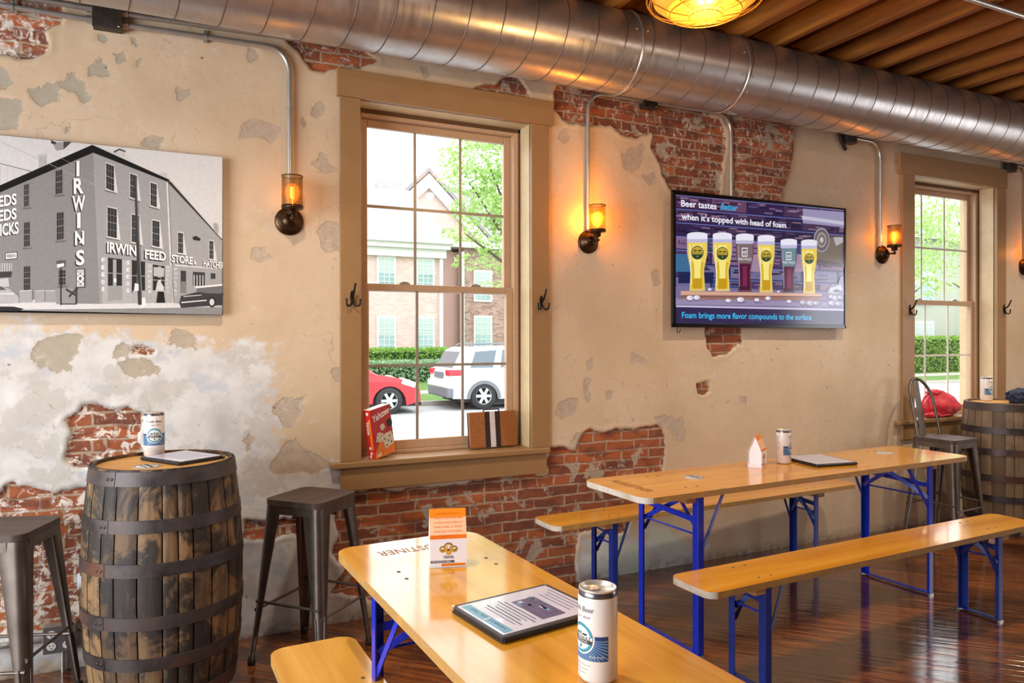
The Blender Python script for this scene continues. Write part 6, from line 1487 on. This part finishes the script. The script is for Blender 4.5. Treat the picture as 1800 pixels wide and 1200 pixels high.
m_cork2 = NT('russet_cork_cover'); n = m_cork2.noise(160, 3, 0.7, m_cork2.coords()); n2 = m_cork2.noise(18, 3, 0.6, m_cork2.coords()); m_cork2.set(m_cork2.mix(m_cork2.fr(n2, 0.4, 0.7, 0, 0.4), m_cork2.ramp(n, ((0.3, (0.20, 0.06, 0.012)), (0.7, (0.42, 0.15, 0.03)))), (0.25, 0.08, 0.02)), 0.75); m_cork2 = m_cork2.m
m_dstripe = plain('dark_brown_stripe', '#2a1714', 0.6); m_wstripe = plain('off_white_stripe', '#cfc4c4', 0.6)
bgx = thing('backgammon_case', 'brown striped case leaning in the right corner of the near window', 'game case', (1.565, D+0.062, SZ+0.004), math.radians(2))
tl = math.radians(9); CW, CH, CT = 0.300, 0.205, 0.036
def cp(a, b, c): return (a+b*0.02, c*math.cos(tl)+b*math.sin(tl), b*math.cos(tl)-c*math.sin(tl)+0.006)
def cbox(a0, b0, c0, a1, b1, c1):
    vs = [cp(a, b, c) for c in (c0, c1) for a, b in ((a0, b0), (a1, b0), (a1, b1), (a0, b1))]
    return MB().add(vs, [(0, 3, 2, 1), (4, 5, 6, 7), (0, 1, 5, 4), (1, 2, 6, 5), (2, 3, 7, 6), (3, 0, 4, 7)])
cbox(0, 0, 0, CW, CH, CT*0.48).build('case_lid', m_cork2, bgx, bevel=0.003)
cbox(0, 0, CT*0.52, CW, CH, CT).build('case_base', m_dstripe, bgx, bevel=0.003)
for a0, a1, m in ((0.098, 0.130, m_dstripe), (0.130, 0.164, m_wstripe), (0.164, 0.196, m_dstripe)): cbox(a0, -0.0006, -0.0006, a1, CH+0.0006, CT*0.46).build('stripe', m, bgx)
hd = MB(); hd.tube(bend([cp(0.10, CH, CT*0.5), cp(0.10, CH+0.014, CT*0.5), cp(0.20, CH+0.014, CT*0.5), cp(0.20, CH, CT*0.5)], 0.01), 0.004, 8); hd.build('handle', m_dstripe, bgx)

def blob(name, parent, mat, c, rad, seed, amp=0.25, freq=3.0, flat=None, shape=None, sub=4, rot=0):
    bm = bmesh.new(); bmesh.ops.create_icosphere(bm, subdivisions=sub, radius=1.0)
    from mathutils import noise as MN
    for v in bm.verts:
        d = v.co.normalized(); nn = MN.noise(d*freq+Vector((seed, seed*1.7, 0)))+0.5*MN.noise(d*freq*2.3+Vector((0, seed, seed)))
        rd = 1-abs(MN.noise(Vector((d.x*freq*1.4+seed, d.y*freq*0.7, d.z*freq*0.5))))*1.0
        s = 1+amp*(nn*0.7+(rd-0.75)*0.8)
        p = Vector((d.x*rad[0], d.y*rad[1], d.z*rad[2]))*s
        if shape: p = shape(p)
        if rot: p = Vector((p.x*math.cos(rot)-p.y*math.sin(rot), p.x*math.sin(rot)+p.y*math.cos(rot), p.z))
        p = p+Vector(c)
        if flat is not None and p.z < flat: p.z = flat
        v.co = p
    me = bpy.data.meshes.new(name); bm.to_mesh(me); bm.free(); me.materials.append(mat)
    for q in me.polygons: q.use_smooth = True
    o = bpy.data.objects.new(name, me); COL.objects.link(o); o.parent = parent; return o
t = NT('red_nylon'); n = t.noise(14, 4, 0.6, t.coords(), 0.5); t.set(t.ramp(n, ((0.3, (0.52, 0.012, 0.03)), (0.7, (0.78, 0.03, 0.06)))), 0.5, Sheen_Weight=0.2); t.bump(n, 0.6, 0.012); m_rednyl = t.m
rb = thing('red_drawstring_bag', 'bright red cloth bag slumped on the far window sill', 'bag', (5.68, D+0.055, SZ), 0)
def bag_shape(p):
    k = max(0.0, p.z)/0.11; a = math.atan2(p.y*2, p.x+0.05); r = 1+0.09*k*math.cos(8*a)
    return Vector(((p.x-0.62*max(0, p.z))*(r if k < 1 else 1)*(1-0.22*k), p.y*r*(1-0.30*k), p.z*(1.25 if p.z > 0 else 0.9)))
blob('bag_body', rb, m_rednyl, (0.05, 0.0, 0.085), (0.20, 0.095, 0.10), 2.3, 0.13, 1.9, 0.001, bag_shape, 5)
blob('bag_neck', rb, m_rednyl, (-0.06, 0.0, 0.198), (0.085, 0.042, 0.026), 5.1, 0.20, 2.4, None)
st = MB()
for dy in (-0.01, 0.02): st.tube(bend([(-0.13, dy, 0.17), (-0.21, dy-0.02, 0.12), (-0.20, dy-0.04, 0.03), (-0.10, dy-0.06, 0.012), (0.02, dy-0.075, 0.02)], 0.05), 0.008, 8)
st.build('drawstring', m_rednyl, rb); blob('loose_cloth', rb, m_rednyl, (-0.14, -0.045, 0.022), (0.09, 0.04, 0.022), 8.0, 0.3, 3, 0.001)
t = NT('navy_cloth'); n = t.noise(20, 4, 0.6, t.coords(), 0.5); t.set(t.ramp(n, ((0.3, (0.008, 0.012, 0.035)), (0.7, (0.03, 0.04, 0.085)))), 0.85); t.bump(n, 0.6, 0.01); m_navyc = t.m
m_yel = plain('mustard_cloth', '#c2a25e', 0.8)
nb = thing('crumpled_navy_garment', 'crumpled navy cloth with a yellow patch on the right hand barrel', 'clothing', (5.815, 3.255, HZ), math.radians(10))
blob('cloth', nb, m_navyc, (0.0, 0.0, 0.055), (0.14, 0.09, 0.062), 3.7, 0.42, 3.4, 0.0005)
blob('sleeve', nb, m_navyc, (-0.075, -0.035, 0.04), (0.07, 0.045, 0.045), 6.2, 0.4, 3.0, 0.0005)
blob('yellow_patch', nb, m_yel, (-0.055, -0.075, 0.052), (0.026, 0.016, 0.022), 1.2, 0.35, 3.0, None, sub=3)
bpy.context.view_layer.update()
